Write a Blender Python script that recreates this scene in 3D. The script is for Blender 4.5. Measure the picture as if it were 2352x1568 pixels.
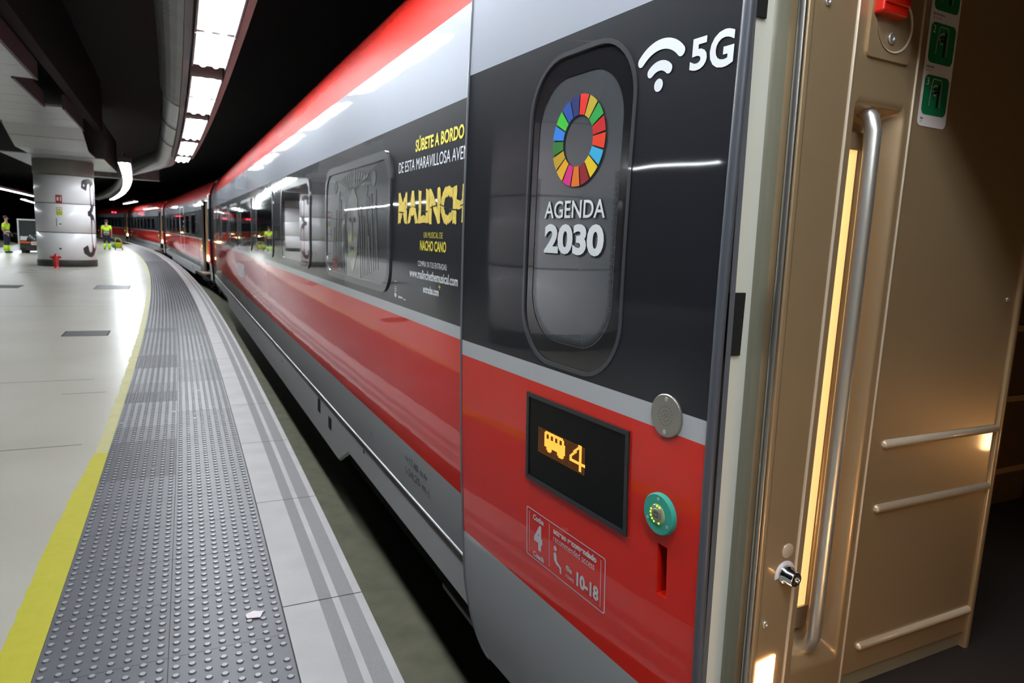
import bpy, bmesh, math, random
from mathutils import Vector, Matrix
S = bpy.context.scene
for o in list(bpy.data.objects): bpy.data.objects.remove(o)
C = S.collection
random.seed(7)

# ------------------------------------------------------------------ camera, world, exposure
cd = bpy.data.cameras.new('camera'); cam = bpy.data.objects.new('camera', cd); C.objects.link(cam)
CR = ((0.89404655, -0.0256211, 0.4472408), (-0.44569681, -0.15141169, 0.88228615), (0.04511234, -0.98813868, -0.14678834))
m3 = Matrix([(r[0], -r[1], -r[2]) for r in CR])
cam.matrix_world = Matrix.Translation((0, 0, 1.6)) @ m3.to_4x4()
cd.sensor_width = 36; cd.lens = 1550 / 2352 * 36; cd.clip_start = 0.05; cd.clip_end = 400
cd.dof.use_dof = True; cd.dof.focus_distance = 1.75; cd.dof.aperture_fstop = 7.0
S.camera = cam
w = bpy.data.worlds.new('world'); S.world = w; w.use_nodes = True
w.node_tree.nodes['Background'].inputs[0].default_value = (0.5, 0.6, 0.75, 1)
w.node_tree.nodes['Background'].inputs[1].default_value = 0.004
S.view_settings.view_transform = 'Standard'; S.view_settings.look = 'None'
S.view_settings.exposure = 0.0; S.view_settings.gamma = 1.0; S.view_settings.use_curve_mapping = False
LAMP = 56.0      # strength of the platform tubes
WARM = 62.0      # strength of the warm vestibule lamps

# ------------------------------------------------------------------ materials
def principled(name):
    m = bpy.data.materials.new(name); m.use_nodes = True
    return m, m.node_tree.nodes, m.node_tree.links, m.node_tree.nodes['Principled BSDF']
def mat(name, col, rough=0.5, metal=0.0, coat=0.0, noise=0.0, nscale=8.0, emit=0.0, ecol=None, bump=0.0, spec=0.5, crough=0.03):
    m, N, L, b = principled(name)
    c = (col[0], col[1], col[2], 1)
    b.inputs['Base Color'].default_value = c
    b.inputs['Roughness'].default_value = rough; b.inputs['Metallic'].default_value = metal
    b.inputs['Coat Weight'].default_value = coat; b.inputs['Coat Roughness'].default_value = crough
    b.inputs['Specular IOR Level'].default_value = spec
    if emit:
        b.inputs['Emission Color'].default_value = (*(ecol or col), 1); b.inputs['Emission Strength'].default_value = emit
    if noise or bump:
        tc = N.new('ShaderNodeTexCoord'); n = N.new('ShaderNodeTexNoise'); n.inputs['Scale'].default_value = nscale
        n.inputs['Detail'].default_value = 6
        L.new(tc.outputs['Object'], n.inputs['Vector'])
        if noise:
            mr = N.new('ShaderNodeMapRange'); mr.inputs[3].default_value = 1 - noise; mr.inputs[4].default_value = 1 + noise
            mx = N.new('ShaderNodeMix'); mx.data_type = 'RGBA'; mx.blend_type = 'MULTIPLY'; mx.inputs[0].default_value = 1
            mx.inputs[6].default_value = c
            L.new(n.outputs['Fac'], mr.inputs[0]); L.new(mr.outputs[0], mx.inputs[7]); L.new(mx.outputs[2], b.inputs['Base Color'])
        if bump:
            bp = N.new('ShaderNodeBump'); bp.inputs['Strength'].default_value = bump; bp.inputs['Distance'].default_value = 0.004
            L.new(n.outputs['Fac'], bp.inputs['Height']); L.new(bp.outputs[0], b.inputs['Normal'])
    return m
# heights of the livery bands above the platform
Z_SK, Z_CH, Z_RB, Z_GR, Z_BG, Z_SB, Z_RF = -0.155, 0.10, 0.395, 1.132, 1.203, 2.191, 2.585
SILVER = (0.35, 0.37, 0.43); GREY = (0.33, 0.34, 0.36); BLACK = (0.013, 0.014, 0.019); RED = (0.72, 0.018, 0.008)
def livery(name, coat=1.0):
    m, N, L, b = principled(name)
    tc = N.new('ShaderNodeTexCoord'); sp = N.new('ShaderNodeSeparateXYZ'); L.new(tc.outputs['Object'], sp.inputs[0])
    cr = N.new('ShaderNodeValToRGB'); cr.color_ramp.interpolation = 'CONSTANT'
    mr = N.new('ShaderNodeMapRange'); mr.inputs[1].default_value = -1; mr.inputs[2].default_value = 4
    L.new(sp.outputs['Z'], mr.inputs[0]); L.new(mr.outputs[0], cr.inputs[0])
    st = [(-1, (0.40, 0.41, 0.42)), (Z_RB, RED), (Z_GR, (0.50, 0.51, 0.54)), (Z_BG, BLACK), (Z_SB, SILVER), (Z_RF, RED)]
    e = cr.color_ramp.elements
    e[0].position = 0; e[0].color = (*st[0][1], 1)
    e[1].position = (st[1][0] + 1) / 5; e[1].color = (*st[1][1], 1)
    for z, c in st[2:]:
        q = e.new((z + 1) / 5); q.color = (*c, 1)
    L.new(cr.outputs[0], b.inputs['Base Color'])
    b.inputs['Roughness'].default_value = 0.5; b.inputs['Specular IOR Level'].default_value = 0.12; b.inputs['Coat IOR'].default_value = 1.33; b.inputs['Coat Weight'].default_value = coat; b.inputs['Coat Roughness'].default_value = 0.035
    n = N.new('ShaderNodeTexNoise'); n.inputs['Scale'].default_value = 3.0; n.inputs['Detail'].default_value = 1
    L.new(tc.outputs['Object'], n.inputs['Vector'])
    bp = N.new('ShaderNodeBump'); bp.inputs['Strength'].default_value = 0.25; bp.inputs['Distance'].default_value = 0.004
    L.new(n.outputs['Fac'], bp.inputs['Height']); L.new(bp.outputs[0], b.inputs['Coat Normal'])
    return m
M = {}
M['livery'] = livery('carriage_livery')
M['black'] = mat('matt_black', (0.006, 0.006, 0.006), 0.8)
M['dark'] = mat('dark_metal', (0.03, 0.032, 0.036), 0.5, 0.5)
M['pipe'] = mat('dark_blue_pipe', (0.12, 0.14, 0.19), 0.4, 0.3)
M['skirt'] = mat('silver_skirt', (0.62, 0.62, 0.64), 0.35, 0.15, coat=0.3)
M['sill'] = mat('bright_sill', (0.85, 0.86, 0.88), 0.3, 0.3, coat=0.5)
M['chrome'] = mat('bright_trim', (0.8, 0.82, 0.85), 0.16, 1.0)
M['rubber'] = mat('grey_rubber', (0.075, 0.08, 0.10), 0.42, coat=0.25, crough=0.3)
M['gasket'] = mat('grey_gasket', (0.12, 0.13, 0.15), 0.4, coat=0.3)
M['glass_dark'] = mat('dark_window_glass', (0.018, 0.02, 0.024), 0.05, coat=1.0, crough=0.01)
M['glass_poster'] = mat('poster_film_on_glass', (0.035, 0.037, 0.041), 0.25, coat=1.0, crough=0.02, noise=0.5, nscale=5)
M['glass_door'] = mat('grey_door_glass', (0.08, 0.088, 0.10), 0.2, coat=1.0, crough=0.015)
M['glass_door'].node_tree.nodes['Principled BSDF'].inputs['Coat IOR'].default_value = 2.1
M['win_frame'] = mat('dark_window_frame', (0.05, 0.052, 0.06), 0.25, coat=0.6)
M['frit'] = mat('black_frit_border', (0.012, 0.012, 0.015), 0.15, coat=1.0)
M['groove'] = mat('rim_grey', (0.045, 0.047, 0.055), 0.3, coat=0.5)
M['white'] = mat('white_film', (0.80, 0.82, 0.86), 0.4)
M['whitesign'] = mat('pale_print', (0.66, 0.62, 0.66), 0.45)
M['shadow_print'] = mat('dark_shadow_and_print', (0.012, 0.012, 0.016), 0.5)  # painted shadow behind door lettering and wheel; also dark poster print
M['yellow'] = mat('yellow_film', (0.78, 0.66, 0.05), 0.4)
M['yellow2'] = mat('brushed_yellow_film', (0.80, 0.60, 0.10), 0.4, noise=0.35, nscale=30)
M['letter_dark'] = mat('dark_grey_print', (0.05, 0.055, 0.06), 0.5)
M['gold'] = mat('champagne_panel', (0.45, 0.32, 0.185), 0.38, 0.50, coat=0.5, crough=0.06)
M['gold_light'] = mat('champagne_rib', (0.66, 0.55, 0.42), 0.35, 0.3, coat=0.3)
M['beige'] = mat('beige_door_frame', (0.72, 0.71, 0.63), 0.5, 0.0)
M['olive'] = mat('satin_frame_metal', (0.30, 0.285, 0.22), 0.4, 0.3)
M['steel'] = mat('brushed_steel', (0.72, 0.70, 0.66), 0.36, 0.85)
M['steel2'] = mat('satin_nickel', (0.42, 0.40, 0.37), 0.35, 0.9)
M['redplastic'] = mat('red_plastic', (0.62, 0.012, 0.005), 0.3, coat=0.3)
M['green'] = mat('green_sign', (0.005, 0.16, 0.06), 0.45)
M['stickerwhite'] = mat('white_sticker', (0.72, 0.66, 0.68), 0.5)
M['teal'] = mat('teal_ring', (0.035, 0.38, 0.29), 0.45)
M['lens'] = mat('clear_green_lens', (0.35, 0.40, 0.22), 0.15, coat=1)
M['greenled'] = mat('green_led', (0.5, 0.9, 0.05), 0.3, emit=1.2)
M['screen'] = mat('black_screen', (0.004, 0.004, 0.005), 0.3, spec=0.12)
M['bezel'] = mat('screen_bezel', (0.02, 0.021, 0.024), 0.35)
M['led'] = mat('amber_led', (1, 0.42, 0.04), 0.4, emit=2.4, ecol=(1, 0.30, 0.04))
M['ledoff'] = mat('dim_amber_led', (0.5, 0.18, 0.02), 0.4, emit=0.35, ecol=(1, 0.30, 0.03))
M['carpet'] = mat('dark_carpet', (0.022, 0.014, 0.012), 0.95, noise=0.4, nscale=200)
M['interior'] = mat('dark_vestibule_panel', (0.09, 0.055, 0.03), 0.4, 0.3)
M['warmstrip'] = mat('warm_light_strip', (0.9, 0.6, 0.25), 0.5, emit=1.0, ecol=(1, 0.62, 0.22))
M['warm_fill'] = mat('added_warm_fill', (0.9, 0.6, 0.25), 0.5, emit=7.0, ecol=(1, 0.64, 0.30))
M['warmlamp'] = mat('warm_step_lamp', (1, 0.8, 0.5), 0.5, emit=WARM, ecol=(1, 0.62, 0.28))
M['tube'] = mat('lit_tube', (1, 1, 1), 0.5, emit=LAMP, ecol=(0.90, 0.97, 1.0))
M['fixture'] = mat('grey_fixture', (0.22, 0.20, 0.20), 0.5, 0.3)
M['terrazzo'] = None
M['concrete'] = mat('edge_concrete', (0.40, 0.40, 0.41), 0.55, noise=0.22, nscale=4, bump=0.2)
M['grit'] = mat('dark_grit_band', (0.24, 0.24, 0.25), 0.8, noise=0.25, nscale=180)
M['tile'] = mat('grey_tactile_tile', (0.095, 0.099, 0.114), 0.42, noise=0.25, nscale=3)
M['tiledot'] = mat('pale_stud_top', (0.30, 0.31, 0.34), 0.35)  # stud tops, paler than the tile
M['yellowpaint'] = mat('yellow_floor_paint', (0.46, 0.43, 0.02), 0.6, noise=0.12, nscale=20)
M['yellowworn'] = mat('worn_yellow_floor_paint', (0.47, 0.45, 0.20), 0.5, noise=0.2, nscale=6)
M['joint'] = mat('dark_joint', (0.05, 0.05, 0.05), 0.9)
M['olivecon'] = mat('olive_trackbed', (0.13, 0.125, 0.085), 0.9, noise=0.35, nscale=6)
M['ceil'] = mat('black_ceiling', (0.008, 0.009, 0.011), 0.9)
M['wallk'] = mat('black_wall', (0.008, 0.008, 0.01), 0.9)
M['brownbeam'] = mat('dark_brown_beam', (0.010, 0.005, 0.004), 0.9)
M['soffit'] = mat('soffit_panel', (0.42, 0.45, 0.45), 0.35, 0.2, coat=0.3, crough=0.2)
M['greybox'] = mat('grey_cladding', (0.10, 0.10, 0.105), 0.6)
M['duct'] = mat('galvanised_duct', (0.30, 0.30, 0.30), 0.38, 0.75, noise=0.3, nscale=2)
M['pillar'] = mat('white_pillar_panel', (0.86, 0.87, 0.90), 0.35, coat=0.25, crough=0.08)
M['pillarcap'] = mat('grey_pillar_collar', (0.20, 0.20, 0.18), 0.5)
M['numeral'] = mat('charcoal_numeral', (0.035, 0.037, 0.04), 0.4, coat=0.3)
M['base'] = mat('dark_base_ring', (0.05, 0.045, 0.04), 0.5)
M['hydrant'] = mat('red_hydrant_paint', (0.50, 0.015, 0.02), 0.35, coat=0.4)
M['signred'] = mat('sign_red', (0.42, 0.02, 0.015), 0.5)
M['signyellow'] = mat('sign_yellow', (0.60, 0.60, 0.02), 0.5)
M['hivis'] = mat('hi_vis_yellow', (0.52, 0.90, 0.02), 0.7, emit=0.0)
M['navy'] = mat('navy_cloth', (0.012, 0.018, 0.045), 0.85)
M['reflect'] = mat('reflective_tape', (0.45, 0.50, 0.55), 0.4)
M['skin'] = mat('skin', (0.45, 0.24, 0.16), 0.55)
M['hair'] = mat('dark_hair', (0.03, 0.022, 0.016), 0.8)
M['shoe'] = mat('black_shoe', (0.01, 0.01, 0.012), 0.6)
M['orange'] = mat('orange_stripe', (0.70, 0.10, 0.02), 0.4)
M['vehwhite'] = mat('vehicle_white', (0.70, 0.72, 0.72), 0.4, coat=0.4)
M['vehdark'] = mat('vehicle_charcoal', (0.02, 0.025, 0.025), 0.4, coat=0.4)
M['vehgreen'] = mat('vehicle_green', (0.03, 0.25, 0.05), 0.5)
M['glass'] = mat('cab_glass', (0.05, 0.06, 0.06), 0.05, coat=1)
M['tyre'] = mat('tyre_rubber', (0.012, 0.012, 0.012), 0.8)
M['bucket'] = mat('yellow_bucket', (0.60, 0.60, 0.02), 0.4)
M['grate'] = mat('dark_floor_grate', (0.10, 0.10, 0.11), 0.5, 0.4, noise=0.3, nscale=20)
M['redlight'] = mat('red_signal', (1, 0.02, 0.05), 0.4, emit=6)
def terrazzo():
    m, N, L, b = principled('cream_terrazzo')
    tc = N.new('ShaderNodeTexCoord'); n = N.new('ShaderNodeTexNoise'); n.inputs['Scale'].default_value = 0.8; n.inputs['Detail'].default_value = 2
    n2 = N.new('ShaderNodeTexNoise'); n2.inputs['Scale'].default_value = 90
    L.new(tc.outputs['Object'], n.inputs['Vector']); L.new(tc.outputs['Object'], n2.inputs['Vector'])
    cr = N.new('ShaderNodeValToRGB'); cr.color_ramp.elements[0].color = (0.46, 0.445, 0.385, 1); cr.color_ramp.elements[1].color = (0.54, 0.53, 0.465, 1)
    cr.color_ramp.elements[0].position = 0.3; cr.color_ramp.elements[1].position = 0.7
    mx = N.new('ShaderNodeMix'); mx.data_type = 'RGBA'; mx.blend_type = 'MULTIPLY'; mx.inputs[0].default_value = 0.15
    L.new(n.outputs['Fac'], cr.inputs[0]); L.new(cr.outputs[0], mx.inputs[6]); L.new(n2.outputs['Color'], mx.inputs[7]); L.new(mx.outputs[2], b.inputs['Base Color'])
    mr = N.new('ShaderNodeMapRange'); mr.inputs[3].default_value = 0.29; mr.inputs[4].default_value = 0.34
    L.new(n.outputs['Fac'], mr.inputs[0]); L.new(mr.outputs[0], b.inputs['Roughness'])
    b.inputs['Specular IOR Level'].default_value = 0.45
    return m
M['terrazzo'] = terrazzo()

# ------------------------------------------------------------------ mesh helpers
def tag(o, label=None, cat=None, group=None, kind=None):
    if label: o['label'] = label
    if cat: o['category'] = cat
    if group: o['group'] = group
    if kind: o['kind'] = kind
    return o
def link(name, me, parent=None, mats=()):
    o = bpy.data.objects.new(name, me); C.objects.link(o)
    if parent: o.parent = parent
    for m in mats: me.materials.append(M[m] if isinstance(m, str) else m)
    return o
def empty(name, loc=(0, 0, 0), rz=0.0, parent=None):
    o = bpy.data.objects.new(name, None); C.objects.link(o); o.location = loc; o.rotation_euler = (0, 0, rz)
    o.empty_display_size = 0.2
    if parent: o.parent = parent
    return o
class MB:
    def __init__(s): s.v = []; s.f = []; s.mi = []; s.sm = []
    def add(s, vs, fs, mi=0, sm=False):
        b = len(s.v); s.v += [tuple(v) for v in vs]
        for f in fs: s.f.append([b + i for i in f]); s.mi.append(mi); s.sm.append(sm)
    def box(s, x0, x1, y0, y1, z0, z1, mi=0):
        vs = [(x, y, z) for x in (x0, x1) for y in (y0, y1) for z in (z0, z1)]
        s.add(vs, [(0, 1, 3, 2), (4, 6, 7, 5), (0, 4, 5, 1), (2, 3, 7, 6), (0, 2, 6, 4), (1, 5, 7, 3)], mi)
    def tube(s, p, q, r, n=16, mi=0, r2=None, cap=True, sm=True):
        p = Vector(p); q = Vector(q); a = (q - p).normalized(); r2 = r if r2 is None else r2
        u = a.orthogonal().normalized(); w_ = a.cross(u)
        vs = []
        for c, rr in ((p, r), (q, r2)):
            for i in range(n):
                t = 2 * math.pi * i / n; vs.append(c + (u * math.cos(t) + w_ * math.sin(t)) * rr)
        s.add(vs, [(i, (i + 1) % n, n + (i + 1) % n, n + i) for i in range(n)], mi, sm)
        if cap: s.add(vs[:n], [tuple(range(n))[::-1]], mi); s.add(vs[n:], [tuple(range(n))], mi)
    def path(s, pts, r, n=12, mi=0):
        for a, b in zip(pts[:-1], pts[1:]): s.tube(a, b, r, n, mi)
        for p in pts[1:-1]: s.sphere(p, r, n, mi)
    def sphere(s, c, r, n=12, mi=0, sc=(1, 1, 1)):
        vs = []; fs = []; k = n // 2
        for i in range(k + 1):
            ph = math.pi * i / k
            for j in range(n):
                t = 2 * math.pi * j / n
                vs.append((c[0] + r * sc[0] * math.sin(ph) * math.cos(t), c[1] + r * sc[1] * math.sin(ph) * math.sin(t), c[2] + r * sc[2] * math.cos(ph)))
        for i in range(k):
            for j in range(n): fs.append((i * n + j, (i + 1) * n + j, (i + 1) * n + (j + 1) % n, i * n + (j + 1) % n))
        s.add(vs, fs, mi, True)
    def lathe(s, prof, c=(0, 0, 0), n=32, mi=0, a0=0.0, a1=2 * math.pi):
        full = abs(a1 - a0 - 2 * math.pi) < 1e-6; k = n if full else n + 1
        vs = [(c[0] + r * math.cos(a0 + (a1 - a0) * j / n), c[1] + r * math.sin(a0 + (a1 - a0) * j / n), c[2] + z) for r, z in prof for j in range(k)]
        fs = []
        for i in range(len(prof) - 1):
            for j in range(n):
                j2 = (j + 1) % k
                fs.append((i * k + j, i * k + j2, (i + 1) * k + j2, (i + 1) * k + j))
        s.add(vs, fs, mi, True)
    def grid(s, rows, mi=0, sm=True, closed=False):
        n = len(rows[0]); vs = [p for r in rows for p in r]; fs = []
        for i in range(len(rows) - 1):
            for j in range(n if closed else n - 1):
                j2 = (j + 1) % n; fs.append((i * n + j, i * n + j2, (i + 1) * n + j2, (i + 1) * n + j))
        s.add(vs, fs, mi, sm)
    def build(s, name, mats, parent=None, bevel=0.0, loc=None):
        me = bpy.data.meshes.new(name); me.from_pydata(s.v, [], s.f)
        me.polygons.foreach_set('material_index', s.mi); me.polygons.foreach_set('use_smooth', s.sm); me.update()
        bm = bmesh.new(); bm.from_mesh(me); bmesh.ops.remove_doubles(bm, verts=bm.verts, dist=1e-5)
        bmesh.ops.recalc_face_normals(bm, faces=bm.faces); bm.to_mesh(me); bm.free()
        if isinstance(mats, str): mats = (mats,)
        o = link(name, me, parent, mats)
        if loc: o.location = loc
        if bevel:
            md = o.modifiers.new('bevel', 'BEVEL'); md.width = bevel; md.segments = 3; md.limit_method = 'ANGLE'; md.harden_normals = False
        return o
def raw(name, vs, fs, mats, parent=None, smooth=False, normals=None):
    me = bpy.data.meshes.new(name); me.from_pydata([tuple(v) for v in vs], [], fs); me.update()
    if smooth:
        for p in me.polygons: p.use_smooth = True
    if normals: me.normals_split_custom_set_from_vertices(normals)
    return link(name, me, parent, mats if isinstance(mats, (tuple, list)) else (mats,))

# ------------------------------------------------------------------ curves of the place
RC = 400.0; YM = 10.5
def cx_(off, y): return off - (y - YM) ** 2 / (2 * RC)          # line running along the right platform edge
def cxl(off, y): return off - (y - 40) ** 2 / 350.0              # line along the far-left edge of the island
CEN = (0.802 - RC, 11.6)
EDGE = 0.802
XB = 1.15
def pf(z): return (0.025 if z < 1.75 else 0.015) * (z - 1.75) ** 2
def body(y, z, off=0.0): return Vector((XB + pf(z) - off, y, z))
LP0 = Vector((1.094, 1.15)); LD = Vector((-0.065, 1.0)).normalized(); LN = Vector((LD.y, -LD.x))
def leaf(u, z, off=0.0):
    q = LP0 + LD * u + LN * (pf(z) - off); return Vector((q.x, q.y, z))
YJ = 1.10
def jamb(x, z, off=0.0): return Vector((x, YJ - off, z))

# shapes given as 2D outlines, filled, cut into strips and laid on a surface
def fill2d(outer, holes=()):
    cu = bpy.data.curves.new('tmp', 'CURVE'); cu.dimensions = '2D'; cu.fill_mode = 'BOTH'
    for pl in [outer] + list(holes):
        sp = cu.splines.new('POLY'); sp.points.add(len(pl) - 1); sp.use_cyclic_u = True
        for i, (x, y) in enumerate(pl): sp.points[i].co = (x, y, 0, 1)
    return curve_mesh(cu)
def curve_mesh(cu):
    o = bpy.data.objects.new('tmp', cu); C.objects.link(o)
    dg = bpy.context.evaluated_depsgraph_get(); dg.update()
    me = bpy.data.meshes.new_from_object(o.evaluated_get(dg), depsgraph=dg)
    vs = [(v.co.x, v.co.y) for v in me.vertices]; fs = [list(p.vertices) for p in me.polygons]
    bpy.data.objects.remove(o); bpy.data.curves.remove(cu); bpy.data.meshes.remove(me)
    return vs, fs
def strips(vs, fs, zstep, ustep=0):
    bm = bmesh.new(); B = [bm.verts.new((x, y, 0)) for x, y in vs]
    for f in fs:
        try: bm.faces.new([B[i] for i in f])
        except ValueError: pass
    bmesh.ops.remove_doubles(bm, verts=bm.verts, dist=1e-6)
    zs = [v.co.y for v in bm.verts]; z = min(zs) + zstep
    while z < max(zs):
        bmesh.ops.bisect_plane(bm, geom=bm.verts[:] + bm.edges[:] + bm.faces[:], plane_co=(0, z, 0), plane_no=(0, 1, 0)); z += zstep
    bm.verts.index_update()
    r = [(v.co.x, v.co.y) for v in bm.verts], [[v.index for v in f.verts] for f in bm.faces]
    bm.free(); return r
def rrect(x0, x1, y0, y1, r, n=8):
    pts = []
    for cx, cy, a in ((x1 - r, y0 + r, -90), (x1 - r, y1 - r, 0), (x0 + r, y1 - r, 90), (x0 + r, y0 + r, 180)):
        for i in range(n + 1):
            t = math.radians(a + 90 * i / n); pts.append((cx + r * math.cos(t), cy + r * math.sin(t)))
    return pts
def lay(name, vf, surf, off, m, parent, zstep=0.06, thick=0.0, sgn=1, outlines=None):
    """lay a filled 2D shape on a surface; thick > 0 adds side walls from the outlines"""
    vs, fs = vf
    if zstep: vs, fs = strips(vs, fs, zstep)
    P = [surf(a, b, off) for a, b in vs]
    F = [f[::-1] for f in fs] if sgn < 0 else fs
    if thick and outlines:
        for ol in outlines:
            b0 = len(P); n = len(ol)
            P += [surf(a, b, off) for a, b in ol] + [surf(a, b, off - thick) for a, b in ol]
            F = F + [[b0 + i, b0 + (i + 1) % n, b0 + n + (i + 1) % n, b0 + n + i] for i in range(n)]
    return raw(name, P, F, m, parent)
def poly(name, pts, surf, off, m, parent, holes=(), zstep=0.1, thick=0.0):
    return lay(name, fill2d(pts, holes), surf, off, m, parent, zstep, thick, outlines=[pts] + list(holes))
def text2d(body_, bold=0.0, spacing=1.0, shear=0.0):
    cu = bpy.data.curves.new('txt', 'FONT'); cu.body = body_; cu.size = 1.0; cu.offset = bold; cu.resolution_u = 4
    cu.space_character = spacing; cu.shear = shear
    return curve_mesh(cu)
def fit(vf, x0, x1, z0, z1):
    vs, fs = vf; a = [v[0] for v in vs]; b = [v[1] for v in vs]
    A0, A1, B0, B1 = min(a), max(a), min(b), max(b)
    return [(x0 + (x - A0) / (A1 - A0) * (x1 - x0), z0 + (y - B0) / (B1 - B0) * (z1 - z0)) for x, y in vs], fs
def text(name, s, x0, x1, z0, z1, surf, off, m, parent, bold=0.0, spacing=1.0, shear=0.0):
    return lay(name, fit(text2d(s, bold, spacing, shear), x0, x1, z0, z1), surf, off, m, parent, 0)
def merge2d(lst):
    V = []; F = []
    for vs, fs in lst:
        b = len(V); V += list(vs); F += [[b + i for i in f] for f in fs]
    return V, F
def bar(x0, y0, x1, y1, wd):
    d = Vector((x1 - x0, y1 - y0)).normalized() * wd / 2; n = Vector((-d.y, d.x))
    return [(x0 - d.x + n.x, y0 - d.y + n.y), (x0 - d.x - n.x, y0 - d.y - n.y), (x1 + d.x - n.x, y1 + d.y - n.y), (x1 + d.x + n.x, y1 + d.y + n.y)], [[0, 1, 2, 3]]
def circ(cx, cy, r, n=24, r2=None): return [(cx + r * math.cos(2 * math.pi * i / n), cy + (r2 or r) * math.sin(2 * math.pi * i / n)) for i in range(n)]
def disc2d(cx, cy, r, n=20, r2=None): return circ(cx, cy, r, n, r2), [list(range(n))]

# ------------------------------------------------------------------ the place: platform, track bed, ceiling, walls
def ribbon(xa, xb, ys, z, mb=None, mi=0, fn=cx_, fn2=None):
    rows = [[(fn(xa, y), y, z), ((fn2 or fn)(xb, y), y, z)] for y in ys]
    mb = mb or MB(); mb.grid(rows, mi, sm=False); return mb
YS = [-8 + i * 1.0 for i in range(0, 110)]
T_R = EDGE - 0.345; T_L = T_R - 0.86; Y_L = T_L - 0.135       # tactile right and left, yellow line left
fl = MB()
rows = []
for y in YS:
    a = cxl(-7.0, y); b = cx_(T_L + .01, y)
    rows.append([(a + (b - a) * k / 6, y, 0.0) for k in range(7)])
fl.grid(rows, 0, False)
o = fl.build('floor', 'terrazzo'); tag(o, 'cream polished terrazzo platform floor', kind='structure')
# joints in the floor
j = MB()
for y, x0, x1 in ((5.6, -3.2, -0.62), (8.0, -4.6, -0.75), (4.1, -3.0, -1.8), (7.35, -0.95, -0.6), (15.2, -5, -1.0), (24, -6, -1)):
    j.box(x0, x1, y, y + 0.008, 0.0, 0.0008)
o = j.build('trim_1', 'joint'); tag(o, 'thin dark joints across the terrazzo floor', kind='structure')
# the platform's own body (sides down to the track bed)
pb = MB()
YS2 = [-8 + 2 * i for i in range(55)]
pb.grid([[(cx_(EDGE - 0.05, y), y, -0.04), (cx_(EDGE - 0.05, y), y, -1.25)] for y in YS2], 0, False)
pb.grid([[(cxl(-8.2, y), y, -0.02), (cxl(-8.2, y), y, -1.25)] for y in YS2], 0, False)
o = pb.build('wall_platform', 'olivecon'); tag(o, kind='structure')
tb = MB(); tb.grid([[(-40, y, -0.85), (cx_(0.0, y), y, -0.85), (20, y, -1.25)] for y in YS2], 0, False)
o = tb.build('floor_track', 'olivecon'); tag(o, kind='structure')
# yellow line
yl = MB(); ribbon(Y_L, T_L, [-8 + 0.05 * i for i in range(268)], 0.0, yl); n_y = len(yl.v); ribbon(T_L - .088, T_L, [5.35 + 0.1 * i for i in range(500)], 0.0, yl, 1)
v2 = []
for i, v in enumerate(yl.v):
    on_left = abs(v[0] - cx_(Y_L, v[1])) < 1e-6
    v2.append((v[0] + ((random.uniform(-0.004, 0.004) + (max(0, min(v[1], 5.4) - 4.2) * .035 + random.uniform(0, .014) * (v[1] > 4) if i < n_y else random.uniform(0, .02))) if on_left or (i >= n_y and abs(v[0] - cx_(T_L, v[1])) > .05) else 0), v[1], 0.001))
yl.v = v2
o = yl.build('yellow_line', ('yellowpaint', 'yellowworn')); tag(o, 'worn yellow safety line painted along the studded paving', 'floor marking')
# tactile paving: tiles with joints and studs
tp = MB()
rnd = random.Random(3)
TW = 0.43
YT = [-2 + 0.42 * i for i in range(150)]
for side in (0, 1):
    xa = T_L + side * TW
    for i in range(len(YT) - 1):
        y0, y1 = YT[i] + 0.0015, YT[i + 1] - 0.0015
        k = 0
        if side == 0 and i in (16, 17, 21, 25, 26, 32): k = 2
        if side == 0 and i in (19, 20, 24, 23): k = 3
        if side == 1 and i in (20, 21, 22, 26, 27, 28, 29, 30): k = 3
        tp.add([(cx_(xa + 0.0015, y0), y0, 0.001), (cx_(xa + TW - 0.0015, y0), y0, 0.001), (cx_(xa + TW - 0.0015, y1), y1, 0.001), (cx_(xa + 0.0015, y1), y1, 0.001)], [(0, 1, 2, 3)], k)
P8 = TW / 8
y = 0.4; r_i = 0
while y < 34:
    n = 8 if y < 6 else (6 if y < 14 else 4)
    for c in range(16):
        if rnd.random() < 0.004: continue
        cxp = cx_(T_L + P8 * (c + 0.5), y); rb, rt, h = 0.0145, 0.0105, 0.005
        base = [(cxp + rb * math.cos(2 * math.pi * k / n), y + rb * math.sin(2 * math.pi * k / n), 0.001) for k in range(n)]
        top = [(cxp + rt * math.cos(2 * math.pi * k / n), y + rt * math.sin(2 * math.pi * k / n), 0.001 + h) for k in range(n)]
        b0 = len(tp.v); tp.v += base + top
        for k in range(n): tp.f.append([b0 + k, b0 + (k + 1) % n, b0 + n + (k + 1) % n, b0 + n + k]); tp.mi.append(0); tp.sm.append(False)
        tp.f.append([b0 + n + k for k in range(n)]); tp.mi.append(1); tp.sm.append(False)
    y += P8
# a plain base under the tiles shows as the joints
ribbon(T_L, T_R, [-2 + 0.5 * i for i in range(130)], 0.0, tp, 4)
M['tile_d'] = mat('darker_tactile_tile', (0.062, 0.065, 0.076), 0.5, noise=0.2, nscale=3)
M['tile_l'] = mat('paler_tactile_tile', (0.145, 0.15, 0.168), 0.4, noise=0.2, nscale=3)
me = bpy.data.meshes.new('tactile_paving'); me.from_pydata(tp.v, [], tp.f); me.polygons.foreach_set('material_index', tp.mi); me.update()
o = link('tactile_paving', me, None, ('tile', 'tiledot', 'tile_d', 'tile_l', 'joint'))
tag(o, 'two rows of grey studded tactile tiles between the yellow line and the edge slabs', 'paving')
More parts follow.
